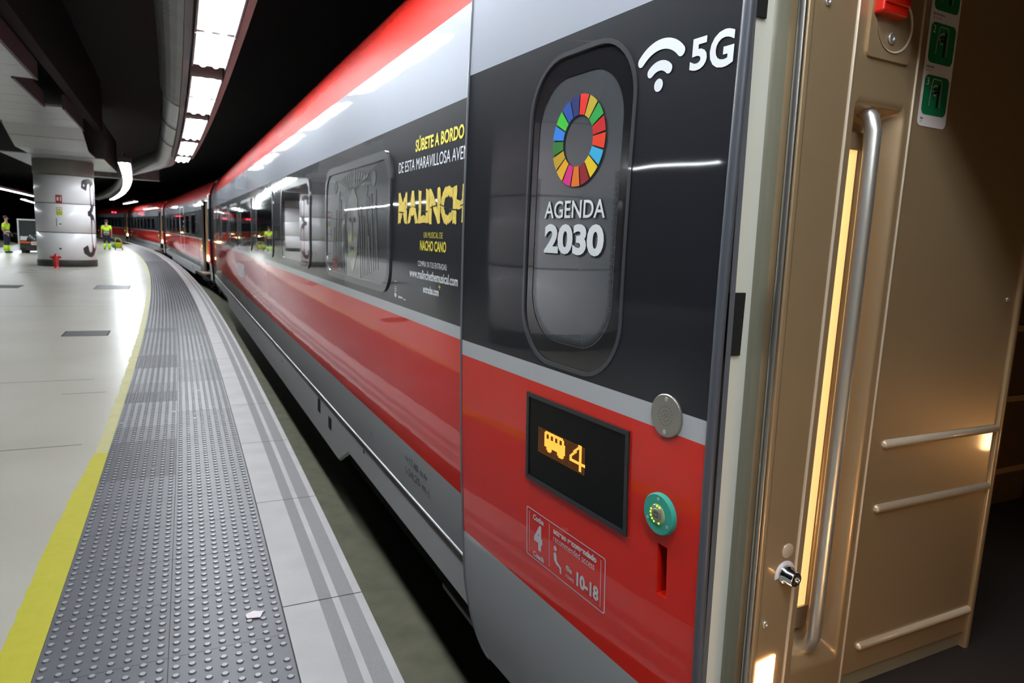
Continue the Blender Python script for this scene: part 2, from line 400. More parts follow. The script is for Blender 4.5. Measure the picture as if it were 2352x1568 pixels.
# edge slabs
es = MB(); SL = 1.225; y0 = 2.83 - 10 * SL
while y0 < 100:
    y1 = y0 + SL - 0.006; n = 3
    ys = [y0 + (y1 - y0) * k / n for k in range(n + 1)]
    for a, b, mi in ((0.004, 0.155, 0), (0.155, 0.212, 1), (0.212, 0.240, 0), (0.240, 0.310, 1), (0.310, 0.345, 0)):
        es.grid([[(cx_(T_R + a, yy), yy, 0.0015), (cx_(T_R + b, yy), yy, 0.0015)] for yy in ys], mi, False)
    es.grid([[(cx_(EDGE, yy), yy, 0.0015), (cx_(EDGE, yy), yy, -0.09)] for yy in ys], 0, False)
    y0 += SL
ribbon(T_R, EDGE - 0.004, YS, -0.004, es, 2)
es.grid([[(cx_(EDGE, yy), yy, -0.09), (cx_(EDGE - 0.06, yy), yy, -0.09)] for yy in YS], 0, False)
o = es.build('edge_slabs', ('concrete', 'grit', 'joint')); tag(o, 'pale concrete platform edge slabs with two dark grit bands beside the train', 'paving')
# left tactile paving and left edge
lt = MB(); lt.grid([[(cxl(-8.25, y), y, 0.0), (cxl(-7.0, y), y, 0.0)] for y in YS], 0, False)
o = lt.build('tactile_paving', 'tile'); tag(o, 'grey paving strip along the far left edge of the platform', 'paving')
# ceiling, walls
cb = MB(); cb.box(-40, 20, -12, 120, 6.2, 6.4); o = cb.build('ceiling', 'ceil'); tag(o, kind='structure')
wb = MB(); wb.box(-40.3, -40, -12, 120, -1.25, 6.2); o = wb.build('wall_left', 'wallk'); tag(o, kind='structure')
wb = MB(); wb.box(8, 8.3, -12, 120, -1.25, 6.2); o = wb.build('wall_right', 'wallk'); tag(o, kind='structure')
wb = MB(); wb.box(-40, 8, 120, 120.3, -1.25, 6.2); o = wb.build('wall_back', 'wallk'); tag(o, kind='structure')
wb = MB(); wb.box(-40, 8, -12.3, -12, -1.25, 6.2); o = wb.build('wall_front', 'wallk'); tag(o, kind='structure')

# floor grates
for i, (x0, x1, y0, y1, lab) in enumerate(((-1.41, -0.86, 11.15, 11.65, 'dark rectangular drain cover in the floor, nearest to the camera'),
        (-1.72, -0.98, 19.1, 20.3, 'dark rectangular drain cover in the floor, second away, between the first one and the pillar'),
        (-3.85, -3.25, 19.2, 20.0, 'faint thin floor cover cut by the left edge of the photo'))):
    e = empty('floor_cover', ((x0 + x1) / 2, (y0 + y1) / 2, 0)); tag(e, lab, 'floor cover', 'floor covers')
    hx, hy = (x1 - x0) / 2, (y1 - y0) / 2
    g = MB(); g.box(-hx, hx, -hy, hy, 0.0, 0.002); g.build('plate', 'grate', e)
    g = MB()
    for sx in (-1, 1): g.box(sx * hx - 0.01, sx * hx + 0.01, -hy, hy, 0.0, 0.003)
    for sy in (-1, 1): g.box(-hx, hx, sy * hy - 0.01, sy * hy + 0.01, 0.0, 0.003)
    g.build('frame', 'joint', e)
for k, (x, y, ww) in enumerate(((-3.35, 26.9, 0.55), (-3.5, 26.0, 0.6), (-3.55, 25.0, 0.65))):
    g = MB(); g.box(-ww, ww, -0.05, 0.05, 0, 0.002); o = g.build('floor_slot', 'grate', loc=(x, y, 0))
    tag(o, ('narrow dark floor slot right under the red hydrant', 'narrow dark floor slot, middle of the three before the pillar', 'narrow dark floor slot, nearest of the three before the pillar')[k], 'floor slot', 'floor slots')

b = MB(); b.add([(-.03, -.02, .009), (.02, -.03, .008), (.035, .01, .010), (.0, .03, .009), (-.035, .012, .008)], [(0, 1, 2, 3, 4)]); b.add([(-.03, -.02, .007), (.02, -.03, .007), (.035, .01, .007), (.0, .03, .007), (-.035, .012, .007)], [(4, 3, 2, 1, 0)])
o = b.build('paper_scrap', 'stickerwhite', loc=(.27, 2.80, 0)); tag(o, 'small white paper scrap lying on the studded tiles near the edge slabs', 'litter')
# ------------------------------------------------------------------ light fixtures
def make_fixture(L=1.38):
    root = empty('tube_light')
    h = MB(); h.box(-0.16, 0.16, 0, L, 0.03, 0.12); h.box(-0.17, -0.155, 0, L, -0.03, 0.12); h.box(0.155, 0.17, 0, L, -0.03, 0.12)
    h.box(-0.16, 0.16, 0, 0.02, -0.01, 0.1); h.box(-0.16, 0.16, L - 0.02, L, -0.01, 0.1)
    h.build('housing', 'fixture', root)
    hg = MB(); hg.tube((0, L / 2, .11), (0, L / 2, 2.87), .012, 8); hg.box(-.06, .06, L / 2 - .06, L / 2 + .06, 2.85, 2.88); hg.build('hanger', 'fixture', root)
    for sx in (-1, 1):
        t = MB(); t.tube((sx * 0.062, 0.05, 0.0), (sx * 0.062, L - 0.05, 0.0), 0.036, 8); t.build('tube', 'tube', root)
    return root
def copy_tree(o, parent=None):
    c = o.copy(); C.objects.link(c); c.parent = parent
    for ch in [x for x in bpy.data.objects if x.parent == o]: copy_tree(ch, c)
    return c
ZL = 3.32
proto = make_fixture(); first = True
def put_fixture(x, y, fn, off, group, label, z=ZL):
    global first
    r = proto if first else copy_tree(proto); first = False
    dx = (fn(off, y + 1.4) - fn(off, y)) / 1.4
    r.location = (x, y, z); r.rotation_euler = (0, 0, math.atan2(-dx, 1)); tag(r, label, 'light', group)
    if fn is cx_ and (off > 0.3 and y < 25 or (off < 0 and y > 26)):
        for ch in [c for c in bpy.data.objects if c.parent == r and c.name.startswith('hanger')]: ch.scale = (1, 1, .11)
    return r
ynear = 8.95
P = 3.45
ys_a = []
for k in range(-5, 3):
    for s in (0, 1.42): ys_a.append(ynear + P * k + s)
ys_a.append(ynear + P * 3)
def nth(i): return ('nearest', 'second', 'third', 'fourth', 'fifth', 'sixth', 'seventh', 'eighth', 'ninth', 'tenth')[i]
cnt = 0
for y in ys_a:
    vis = y > 5.0
    lab = ('lit twin tube light under the big metal duct, %s of that row in view' % nth(cnt)) if vis else 'lit twin tube light above the platform edge, out of view behind the camera'
    if vis: cnt += 1
    put_fixture(cx_(0.415, y), y, cx_, 0.415, 'tube lights in the near row under the duct' if vis else 'tube lights above the near platform edge', lab)
cnt = 0
for y in [22.6 + 1.47 * i + (0.4 if i > 3 else 0) + (1.0 if i > 12 else 0) for i in range(24)]:
    put_fixture(cx_(-0.96, y), y, cx_, -0.96, 'tube lights in the curved row behind the duct', 'lit tube light in the curved row right of the pillar')
    cnt += 1
for i in range(5):
    y = 60 + 2.0 * i
    put_fixture(cx_(0.7, y), y, cx_, 0.7, 'tube lights in the short far row', 'lit tube light in the short row far above the train')
def row_l(off, y): return off - 0.0165 * y
for y, st_ in [(8.9, 1)] + [(29.5 + 2.75 * i, 1) for i in range(12)]:
    f_ = put_fixture(row_l(-8.1, y), y, row_l, -8.1, 'tube lights above the left track', 'lit tube light in the upper row left of the pillar' if y > 20 else 'lit tube light over the left platform edge, out of view')
    f_.scale = (1, 1.85, 1)
def row_m(off, y): return off - 0.082 * (y - 73)
for i in range(6):
    y = 73.5 + 2.8 * i
    f_ = put_fixture(row_m(-11.6, y), y, row_m, -11.6, 'tube lights in the lower row far left', 'lit tube light in the lower, farther row left of the pillar')
    f_.scale = (1, 1.85, 1)
# carrier rails of the light rows
for nm, off, a, b, fn in (('light_rail', 0.635, -8, 20, cx_), ('light_rail', 0.195, -8, 20, cx_)):
    mb_ = MB(); mb_.grid([[(fn(off - 0.03, y), y, ZL + 0.14), (fn(off + 0.03, y), y, ZL + 0.14), (fn(off + 0.03, y), y, ZL + 0.02), (fn(off - 0.03, y), y, ZL + 0.02)] for y in [a + (b - a) * k / 30 for k in range(31)]], 0, False, True)
    o = mb_.build(nm, 'fixture'); tag(o, 'long grey carrier rail on the %s side of the near row of tubes' % ('right' if off > 0.4 else 'left'), 'rail')

# ------------------------------------------------------------------ ducts
def duct_path(y):
    a = 0.27
    if y > 27: a = 0.27 + (-0.85 - 0.27) * min(1, (y - 27) / 7.0)
    return cx_(a, y)
def duct(y0, y1, r, zc, ribs):
    mb_ = MB(); rows = []
    y = y0; k = 0
    while y <= y1:
        rr = r + (0.028 if (ribs and k % 2) else 0.0)
        if k % 26 == 0 and not ribs: rr = r + 0.012
        x = duct_path(y)
        rows.append([(x + rr * math.cos(t * math.pi / 14), y, zc + rr * math.sin(t * math.pi / 14)) for t in range(28)])
        y += (0.085 if ribs else 0.3); k += 1
    mb_.grid(rows, 0, not ribs, True); return mb_
o = duct(-6, 13.2, 0.34, 3.95, True).build('air_duct', 'duct'); tag(o, 'ribbed round metal air duct hanging over the near row of tubes', 'duct')
o = duct(13.3, 75, 0.33, 3.95, False).build('air_duct', 'duct'); tag(o, 'smooth round metal air duct curving away beyond the ribbed one', 'duct')
for y in (13.25, 16.5, 20.0):
    r_ = MB(); r_.lathe([(0.345, -0.03), (0.36, -0.03), (0.36, 0.03), (0.345, 0.03)], n=32)
    o = r_.build('clamp_ring', 'dark'); o.rotation_euler = (math.pi / 2, 0, 0); o.location = (duct_path(y), y, 3.95)
    tag(o, {13.25: 'dark clamp ring where the ribbed duct meets the smooth duct', 16.5: 'dark clamp ring around the smooth duct, second along', 20.0: 'dark clamp ring around the smooth duct, farthest along'}[y], 'clamp ring')
cr_ = MB()
x = -4.2
rows = []; k = 0
while x < -0.4:
    d = 0.015 if k % 2 else 0
    rows.append([(x, 34.0 - d, 3.52 - d), (x, 34.0 - d, 3.98 + d), (x, 34.6 + d, 3.98 + d), (x, 34.6 + d, 3.52 - d)]); x += 0.05; k += 1
cr_.grid(rows, 0, False, True); o = cr_.build('ribbed_duct', 'duct'); tag(o, 'ribbed rectangular duct crossing behind the pillar head', 'duct')

# ------------------------------------------------------------------ soffit and beams
sf = MB()
def slab(x0, x1, y0, y1, z, z1, mb_, t=0.05, mi=0):
    vs = [(x0, y0, z), (x1, y0, z), (x1, y1, z1), (x0, y1, z1)]; vs += [(a, b, c + t) for a, b, c in vs]
    mb_.add(vs, [(0, 3, 2, 1), (4, 5, 6, 7), (0, 1, 5, 4), (1, 2, 6, 5), (2, 3, 7, 6), (3, 0, 4, 7)], mi)
yy = 11.3
while yy < 23.1:
    xr = -2.2
    if 15.9 < yy < 19.0: xr = -2.58
    slab(-4.05, xr, yy, yy + 1.13, 4.2, 4.2, sf); yy += 1.15
slab(-4.05, -2.2, 23.2, 24.0, 4.2, 3.96, sf); slab(-4.05, -2.2, 24.02, 24.9, 3.95, 3.7, sf); slab(-4.05, -2.2, 24.92, 26.95, 3.7, 3.7, sf)
o = sf.build('soffit', 'soffit'); tag(o, 'stepped ceiling soffit clad in pale grey panels before the pillar', 'soffit')
se = MB()
for xa, y0, y1 in ((-2.2, 11.3, 15.8), (-2.58, 15.9, 19.4), (-2.2, 19.4, 23.2), (-4.07, 11.3, 23.2)): se.box(xa, xa + 0.05, y0, y1, 4.17, 4.5)
o = se.build('edge_strips', 'greybox', ); o.parent = bpy.data.objects['soffit']
bx = MB(); bx.box(-4.85, -1.96, 27.0, 33.5, 3.72, 4.95); o = bx.build('pillar_head', 'greybox')
tag(o, 'grey box-shaped beam head on top of the round pillar', 'beam')
bb = MB(); bb.box(-4.85, -1.96, 27.0, 33.5, 3.69, 3.72); p_ = bb.build('underside_panel', 'soffit', o)
bm_ = MB(); bm_.box(-2.15, -1.95, 11, 26.9, 4.55, 6.2); o = bm_.build('beam', 'brownbeam'); tag(o, 'dark brown beam running along the soffit to the pillar head', 'beam')

# ------------------------------------------------------------------ pillars
def pillar(name, cx, cy, r, label, full=True):
    root = empty(name, (cx, cy, 0)); tag(root, label, 'pillar')
    b = MB(); b.lathe([(0, 0), (r * 1.0, 0), (r * 1.0, 0.22), (r * 0.985, 0.24), (0, 0.24)], n=64); b.build('base_ring', 'base', root)
    for k, (z0, z1) in enumerate(((0.24, 1.175), (1.20, 2.18), (2.205, 3.15))):
        b = MB(); b.lathe([(r * .97, z0), (r * .985, z0 + .006), (r * .985, z1 - .006), (r * .97, z1)], n=64); b.build('panel_ring', 'pillar', root)
    b = MB(); b.lathe([(r * .95, 0.2), (r * .95, 3.72)], n=48); b.build('core', 'base', root)
    b = MB(); b.lathe([(r * .95, 3.17), (r * 1.0, 3.17), (r * 1.0, 3.72)], n=64); b.build('collar', 'pillarcap', root)
    return root
PR = 0.92; PX, PY = -3.37, 29.2
pil = pillar('pillar', PX, PY, PR, 'thick round white pillar with a big dark numeral 3, grey collar and dark base')
FA = math.atan2(-PY, -PX)        # direction from the pillar to the camera
def pilsurf(a, z, off=0.0):
    r = PR * 0.985 + off; return Vector((r * math.cos(FA + a), r * math.sin(FA + a), z))
# angle grows towards the right of the picture
def three():
    # centre line with width: (angle, height, half width)
    L_ = [(-.42, 2.72, .10), (-.36, 2.90, .13), (-.20, 3.0, .07), (.0, 3.02, .06), (.18, 2.88, .14), (.25, 2.6, .17), (.22, 2.3, .15), (.10, 2.05, .08), (-.08, 1.93, .05), (-.22, 1.90, .05)]
    L2 = [(-.22, 1.88, .05), (.0, 1.86, .06), (.16, 1.70, .12), (.28, 1.4, .19), (.30, 1.05, .20), (.24, .75, .15), (.08, .50, .08), (-.1, .42, .06), (-.28, .46, .07), (-.40, .58, .12), (-.46, .72, .10)]
    return L_, L2
def numeral(parent, a0, sx):
    mb_ = MB()
    for L_ in three():
        pts = []
        for i in range(len(L_) - 1):
            for t in range(6):
                q = t / 6; pts.append(tuple(L_[i][k] * (1 - q) + L_[i + 1][k] * q for k in range(3)))
        pts.append(L_[-1]); rows = []
        for i, (a, z, hw) in enumerate(pts):
            p0 = pts[max(0, i - 1)]; p1 = pts[min(len(pts) - 1, i + 1)]
            d = Vector((p1[0] - p0[0], p1[1] - p0[1])).normalized(); n = Vector((-d.y, d.x)) * hw * 1.35
            rows.append([tuple(pilsurf(a0 + (a + n.x * 1.1) * sx, z + n.y, 0.006)), tuple(pilsurf(a0 + (a - n.x * 1.1) * sx, z - n.y, 0.006))])
        mb_.grid(rows, 0, False)
    return mb_.build('numeral', 'numeral', parent)
numeral(pil, 0.97, .72)
def pil_rect(name, a0, a1, z0, z1, m, off=0.008, parent=pil):
    mb_ = MB(); mb_.grid([[tuple(pilsurf(a0 + (a1 - a0) * k / 6, z, off)) for k in range(7)] for z in (z0, z1)], 0, False)
    return mb_.build(name, m, parent)
def ang(x): return math.asin(max(-1, min(1, (x + 3.268 + 0.02) / PR)))
s1 = pil_rect('fire_sign', ang(-3.566), ang(-3.377), 2.203, 2.471, 'signred'); s1['label'] = 'red fire extinguisher sign'
pil_rect('extinguisher_symbol', ang(-3.435), ang(-3.405), 2.27, 2.42, 'white', 0.012, s1).parent = s1
pil_rect('flame_symbol', ang(-3.53), ang(-3.475), 2.28, 2.40, 'white', 0.012, s1)
s2 = pil_rect('camera_sign', ang(-3.56), ang(-3.383), 1.787, 2.059, 'signyellow'); s2['label'] = 'yellow camera warning sign'
pil_rect('sign_field', ang(-3.53), ang(-3.415), 1.92, 2.03, 'white', 0.012, s2); pil_rect('camera_symbol', ang(-3.50), ang(-3.45), 1.955, 1.985, 'black', 0.016, s2)
s3 = pil_rect('paper_notice', ang(-3.575), ang(-3.425), 1.40, 1.68, 'pillar'); pil_rect('green_line', ang(-3.575), ang(-3.555), 1.40, 1.68, 'green', 0.012, s3)
pil_rect('grey_print', ang(-3.49), ang(-3.43), 1.46, 1.50, 'letter_dark', 0.012, s3)
s4 = pil_rect('small_notice', ang(-3.534), ang(-3.451), 0.53, 0.68, 'white'); pil_rect('blue_symbol', ang(-3.525), ang(-3.46), 0.60, 0.655, 'navy', 0.012, s4)
pil0 = pillar('pillar', -3.6, 7.9, .95, 'white pillar out of view on the left, mirrored in the open door leaf')
fa_keep = FA; PX0, PY0 = -3.6, 7.9; FA = math.atan2(-PY0, -PX0) + .5; numeral(pil0, 0.5, .72); FA = fa_keep
hb = MB(); hb.box(-4.9, -2.3, 5.9, 9.9, 3.72, 4.95); o = hb.build('pillar_head', 'greybox'); tag(o, 'grey beam head on the pillar out of view on the left', 'beam')
pil2 = pillar('pillar', -5.75, 49.5, 1.0, 'second round white pillar, mostly hidden behind the first')

# ------------------------------------------------------------------ fire hydrant
def hydrant():
    root = empty('fire_hydrant', (-3.53, 27.55, 0)); tag(root, 'red fire hydrant standing on the floor before the white pillar', 'hydrant')
    b = MB(); b.lathe([(0, 0), (.115, 0), (.115, .02), (.09, .03), (.082, .06), (.078, .22), (.085, .24), (.085, .27)], n=24); b.build('barrel', 'hydrant', root)
    b = MB(); b.lathe([(.09, .27), (.10, .28), (.10, .34), (.085, .37), (.09, .38), (.075, .42), (.04, .45), (0, .46)], n=24); b.build('bonnet', 'hydrant', root)
    for s_ in (-1, 1):
        b = MB(); b.tube((s_ * .06, 0, .37), (s_ * .13, 0, .37), .035); b.tube((s_ * .12, 0, .37), (s_ * .155, 0, .37), .05); b.build('side_outlet', 'hydrant', root)
    b = MB(); b.tube((0, -.07, .30), (0, -.13, .30), .045); b.build('front_outlet', 'hydrant', root)
    b = MB(); b.lathe([(.02, .45), (.025, .455), (.02, .51), (0, .515)], n=6); b.build('valve_nut', 'hydrant', root)
hydrant()

# ------------------------------------------------------------------ people
def skin_body(name, nodes, edges, m, parent=None, sub=2):
    me = bpy.data.meshes.new(name); me.from_pydata([n[0] for n in nodes], edges, [])
    o = bpy.data.objects.new(name + '_tmp', me); C.objects.link(o)
    sk = o.modifiers.new('s', 'SKIN'); sk.use_smooth_shade = True
    if not me.skin_vertices: me.attributes.new if False else None
    bm = bmesh.new(); bm.from_mesh(me); lay_ = bm.verts.layers.skin.verify(); bm.verts.ensure_lookup_table()
    for i, n in enumerate(nodes):
        bm.verts[i][lay_].radius = n[1] if isinstance(n[1], tuple) else (n[1], n[1]); bm.verts[i][lay_].use_root = (i == 0)
    bm.to_mesh(me); bm.free()
    sb = o.modifiers.new('u', 'SUBSURF'); sb.levels = sub; sb.render_levels = sub
    dg = bpy.context.evaluated_depsgraph_get(); dg.update()
    nm = bpy.data.meshes.new_from_object(o.evaluated_get(dg), depsgraph=dg); nm.name = name
    bpy.data.objects.remove(o); nm.materials.clear()
    for p in nm.polygons: p.use_smooth = True
    return link(name, nm, parent, (m,))
def person(loc, rz, label, hs=1.0, arms='back'):
    root = empty('person', loc, rz); tag(root, label, 'person', None); root.scale = (hs, hs, hs)
    # faces -Y in local space
    ft = 0.11
    N_ = [((0, 0, .95), (.12, .08)), ((0, .01, 1.15), (.12, .085)), ((0, .01, 1.36), (.15, .09)), ((0, 0, 1.47), (.07, .06)), ((0, -.01, 1.55), (.055, .055)), ((0, -.02, 1.66), (.085, .095)), ((0, -.02, 1.74), (.06, .07))]
    E_ = [(0, 1), (1, 2), (2, 3), (3, 4), (4, 5), (5, 6)]
    for s_ in (-1, 1):
        b = len(N_)
        N_ += [((s_ * .10, 0, .86), .085), ((s_ * ft, -.01, .50), .058), ((s_ * (ft + .01), .02, .10), .04), ((s_ * (ft + .02), -.10, .04), .035)]
        E_ += [(0, b), (b, b + 1), (b + 1, b + 2), (b + 2, b + 3)]
        b = len(N_)
        if arms == 'back': A_ = [((s_ * .19, .0, 1.38), .055), ((s_ * .27, .05, 1.12), .042), ((s_ * .20, -.10, .93), .03), ((s_ * .17, -.15, .88), .03)]
        else: A_ = [((s_ * .19, .0, 1.38), .055), ((s_ * .25, .02, 1.12), .042), ((s_ * .26, -.04, .88), .03), ((s_ * .255, -.06, .80), .03)]
        N_ += A_; E_ += [(2, b), (b, b + 1), (b + 1, b + 2), (b + 2, b + 3)]
        hp = Vector(A_[-1][0])
        for f in range(5):
            c = len(N_); ox = (f - 2) * .018
            if f == 0: N_ += [(tuple(hp + Vector((ox, -.02, -.01))), .010), (tuple(hp + Vector((ox * 1.3, -.05, -.03))), .008)]
            else: N_ += [(tuple(hp + Vector((ox, 0, -.05))), .009), (tuple(hp + Vector((ox, -.02, -.09 + abs(f - 2.5) * .006))), .008)]
            E_ += [(b + 3, c), (c, c + 1)]
    skin_body('body', N_, E_, 'skin', root, 1)
    # face
    fc = MB(); fc.sphere((0, -.125, 1.655), .016, 8, 0, (0.8, 1.4, 1.2)); fc.build('nose', 'skin', root)
    fc = MB()
    for s_ in (-1, 1): fc.sphere((s_ * .032, -.108, 1.685), .011, 8)
    fc.build('eyes', 'black', root)
    fc = MB()
    for s_ in (-1, 1): fc.sphere((s_ * .09, -.01, 1.665), .022, 8, 0, (.4, .8, 1.2))
    fc.build('ears', 'skin', root)
    h = MB(); h.sphere((0, .012, 1.705), .098, 14, 0, (.95, 1.0, .85)); h.build('hair', 'hair', root)
    # shirt: trunk and short sleeves
    Ns = [((0, 0, .88), (.18, .13)), ((0, .01, 1.15), (.165, .12)), ((0, .01, 1.36), (.19, .125)), ((0, 0, 1.46), (.085, .075))]; Es = [(0, 1), (1, 2), (2, 3)]
    for s_ in (-1, 1):
        b = len(Ns); Ns += [((s_ * .20, .0, 1.38), .075), ((s_ * .245, .03, 1.20), .066)]; Es += [(2, b), (b, b + 1)]
    sh = skin_body('shirt', Ns, Es, 'hivis', root, 2)
    m, N, L, bs = principled('hi_vis_shirt'); tc = N.new('ShaderNodeTexCoord'); sp = N.new('ShaderNodeSeparateXYZ'); L.new(tc.outputs['Object'], sp.inputs[0])
    cr = N.new('ShaderNodeValToRGB'); cr.color_ramp.interpolation = 'CONSTANT'; e = cr.color_ramp.elements
    e[0].position = 0; e[0].color = (.012, .018, .045, 1); e[1].position = .50; e[1].color = (.5, .56, .6, 1)
    q = e.new(.535); q.color = (.012, .018, .045, 1); q = e.new(.555); q.color = (.52, .90, .02, 1)
    dv = N.new('ShaderNodeMath'); dv.operation = 'DIVIDE'; dv.inputs[1].default_value = 2.0
    L.new(sp.outputs['Z'], dv.inputs[0]); L.new(dv.outputs[0], cr.inputs[0]); L.new(cr.outputs[0], bs.inputs['Base Color']); bs.inputs['Roughness'].default_value = .8
    sh.data.materials.clear(); sh.data.materials.append(m)
    Nt = [((0, 0, .97), (.165, .12))]; Et = []
    for s_ in (-1, 1):
        b = len(Nt); Nt += [((s_ * .10, 0, .86), .105), ((s_ * ft, -.01, .50), .085), ((s_ * (ft + .01), .02, .36), .08)]; Et += [(0, b), (b, b + 1), (b + 1, b + 2)]
        g = MB(); g.tube((s_ * (ft + .008), .01, .36), (s_ * (ft + .012), .02, .10), .085, 14, 0, .078); g.build('trouser_leg', 'hivis', root)
        g = MB(); g.sphere((s_ * (ft + .02), -.05, .045), .07, 12, 0, (.7, 1.9, .65)); g.build('shoe', 'shoe', root)
    skin_body('trousers', Nt, Et, 'navy', root, 1)
    return root
person((-3.48, 47.6, 0), math.radians(185), 'worker in a hi-vis yellow shirt and navy trousers seen from behind beside the train', 1.0, 'down')
person((-6.85, 38.9, 0), math.radians(75), 'worker in a hi-vis shirt standing at the tow vehicle, left of the pillar', 0.96)

# ------------------------------------------------------------------ cleaning cart
ct = empty('cleaning_cart', (-2.88, 47.7, 0)); tag(ct, 'small yellow wheeled cleaning cart beside the worker near the train', 'cart')
b = MB(); b.lathe([(0, .12), (.17, .12), (.21, .42), (.22, .44), (.20, .44), (.17, .15), (0, .15)], n=24); b.build('bucket', 'bucket', ct)
b = MB(); b.path([(-.18, 0, .42), (-.15, .03, .68), (-.05, .05, .72), (.08, .03, .66), (.18, 0, .42)], .015); b.build('handle', 'bucket', ct)
b = MB(); b.sphere((-.26, 0, .24), .13, 16, 0, (.8, 1, 1)); b.build('hose_reel', 'vehgreen', ct)
for x_, y_ in ((-.18, -.12), (.2, -.12), (-.18, .12), (.2, .12)):
    b = MB(); b.tube((x_ - .02, y_, .06), (x_ + .02, y_, .06), .06, 14); b.build('wheel', 'tyre', ct)
b = MB(); b.box(-.22, .22, -.14, .14, .10, .13); b.build('chassis', 'dark', ct)

# ------------------------------------------------------------------ tow vehicle
tv = empty('tow_vehicle', (-5.72, 39.2, 0), math.radians(4)); tag(tv, 'small electric platform tow vehicle with white cab frame and orange stripe, left of the pillar', 'vehicle')
b = MB(); b.box(-.72, .72, 0, 2.2, .12, .62); b.build('body', 'vehdark', tv, .03)
b = MB(); b.box(-.66, .66, -.03, .05, .60, .78); b.build('front_cowl', 'vehwhite', tv, .02)
b = MB(); b.lathe([(0, 0), (.42, 0), (.42, .06), (0, .06)], n=32, a0=0, a1=math.pi); o = b.build('wheel_arch_hood', 'vehdark', tv); o.rotation_euler = (math.pi / 2, 0, 0); o.location = (0, 0, .55)
for z0, sx in ((0, -1), (0, 1)):
    b = MB(); b.box(sx * .72 - .03, sx * .72 + .03, 0, .06, .12, 1.55); b.box(sx * .72 - .03, sx * .72 + .03, 1.3, 1.36, .6, 1.55); b.build('cab_post', 'vehwhite', tv)
b = MB(); b.box(-.76, .76, -.03, 1.4, 1.53, 1.60); b.build('cab_roof', 'vehwhite', tv, .02)
b = MB(); b.box(-.69, .69, .01, .025, .80, 1.52); b.build('windscreen', 'glass', tv)
b = MB(); b.box(-.70, .70, -.045, -.005, .47, .56); b.build('orange_stripe', 'orange', tv)
b = MB(); b.box(-.24, .16, -.06, -.04, .40, .56); pl = b.build('number_plate', 'vehwhite', tv)
b = MB(); b.box(-.20, .12, -.063, -.058, .455, .505); b.build('plate_print', 'orange', pl)
b = MB(); b.box(-.1, .05, -.06, -.04, .83, .89); b.build('small_label', 'vehwhite', tv)
b = MB(); b.box(.2, .68, .5, 1.1, .62, 1.02); b.build('seat_sack', 'vehgreen', tv, .05)
for x_ in (-.55, .55):
    for y_ in (.15, 1.8):
        b = MB(); b.tube((x_ - .09, y_, .17), (x_ + .09, y_, .17), .17, 20); b.build('wheel', 'tyre', tv)

# ------------------------------------------------------------------ the train
YD0, YD1 = 0.05, 1.16          # doorway of a carriage
YE0, YE1 = -0.50, 23.8
XC = XB + 1.45
def profile(zlo):
    P_ = []
    z = zlo
    while z < 2.53: P_.append((XB + pf(z), z)); z += 0.07
    r = 0.86; x0 = XB + pf(2.54) + r
    for k in range(0, 25):
        t = math.radians(1.4 + (84 - 1.4) * (k / 24) ** 1.3); P_.append((x0 - r * math.cos(t), 2.54 - 0.021 + r * math.sin(t)))
    P_.append((XC, 2.54 + r - 0.01))
    return P_
def hull(y0, y1, zlo, caps=(True, True), half=True):
    mb_ = MB(); P_ = profile(zlo)
    left = [(x, z) for x, z in P_]; right = [(2 * XC - x, z) for x, z in P_[::-1]]
    loop = left + right[1:]
    n = max(1, int((y1 - y0) / 1.2)); rows = [[(x, y0 + (y1 - y0) * k / n, z) for x, z in loop] for k in range(n + 1)]
    mb_.grid(rows, 0, True)
    for c, y in zip(caps, (y0, y1)):
        if c: mb_.add([(x, y, z) for x, z in loop], [list(range(len(loop)))], 1)
    return mb_
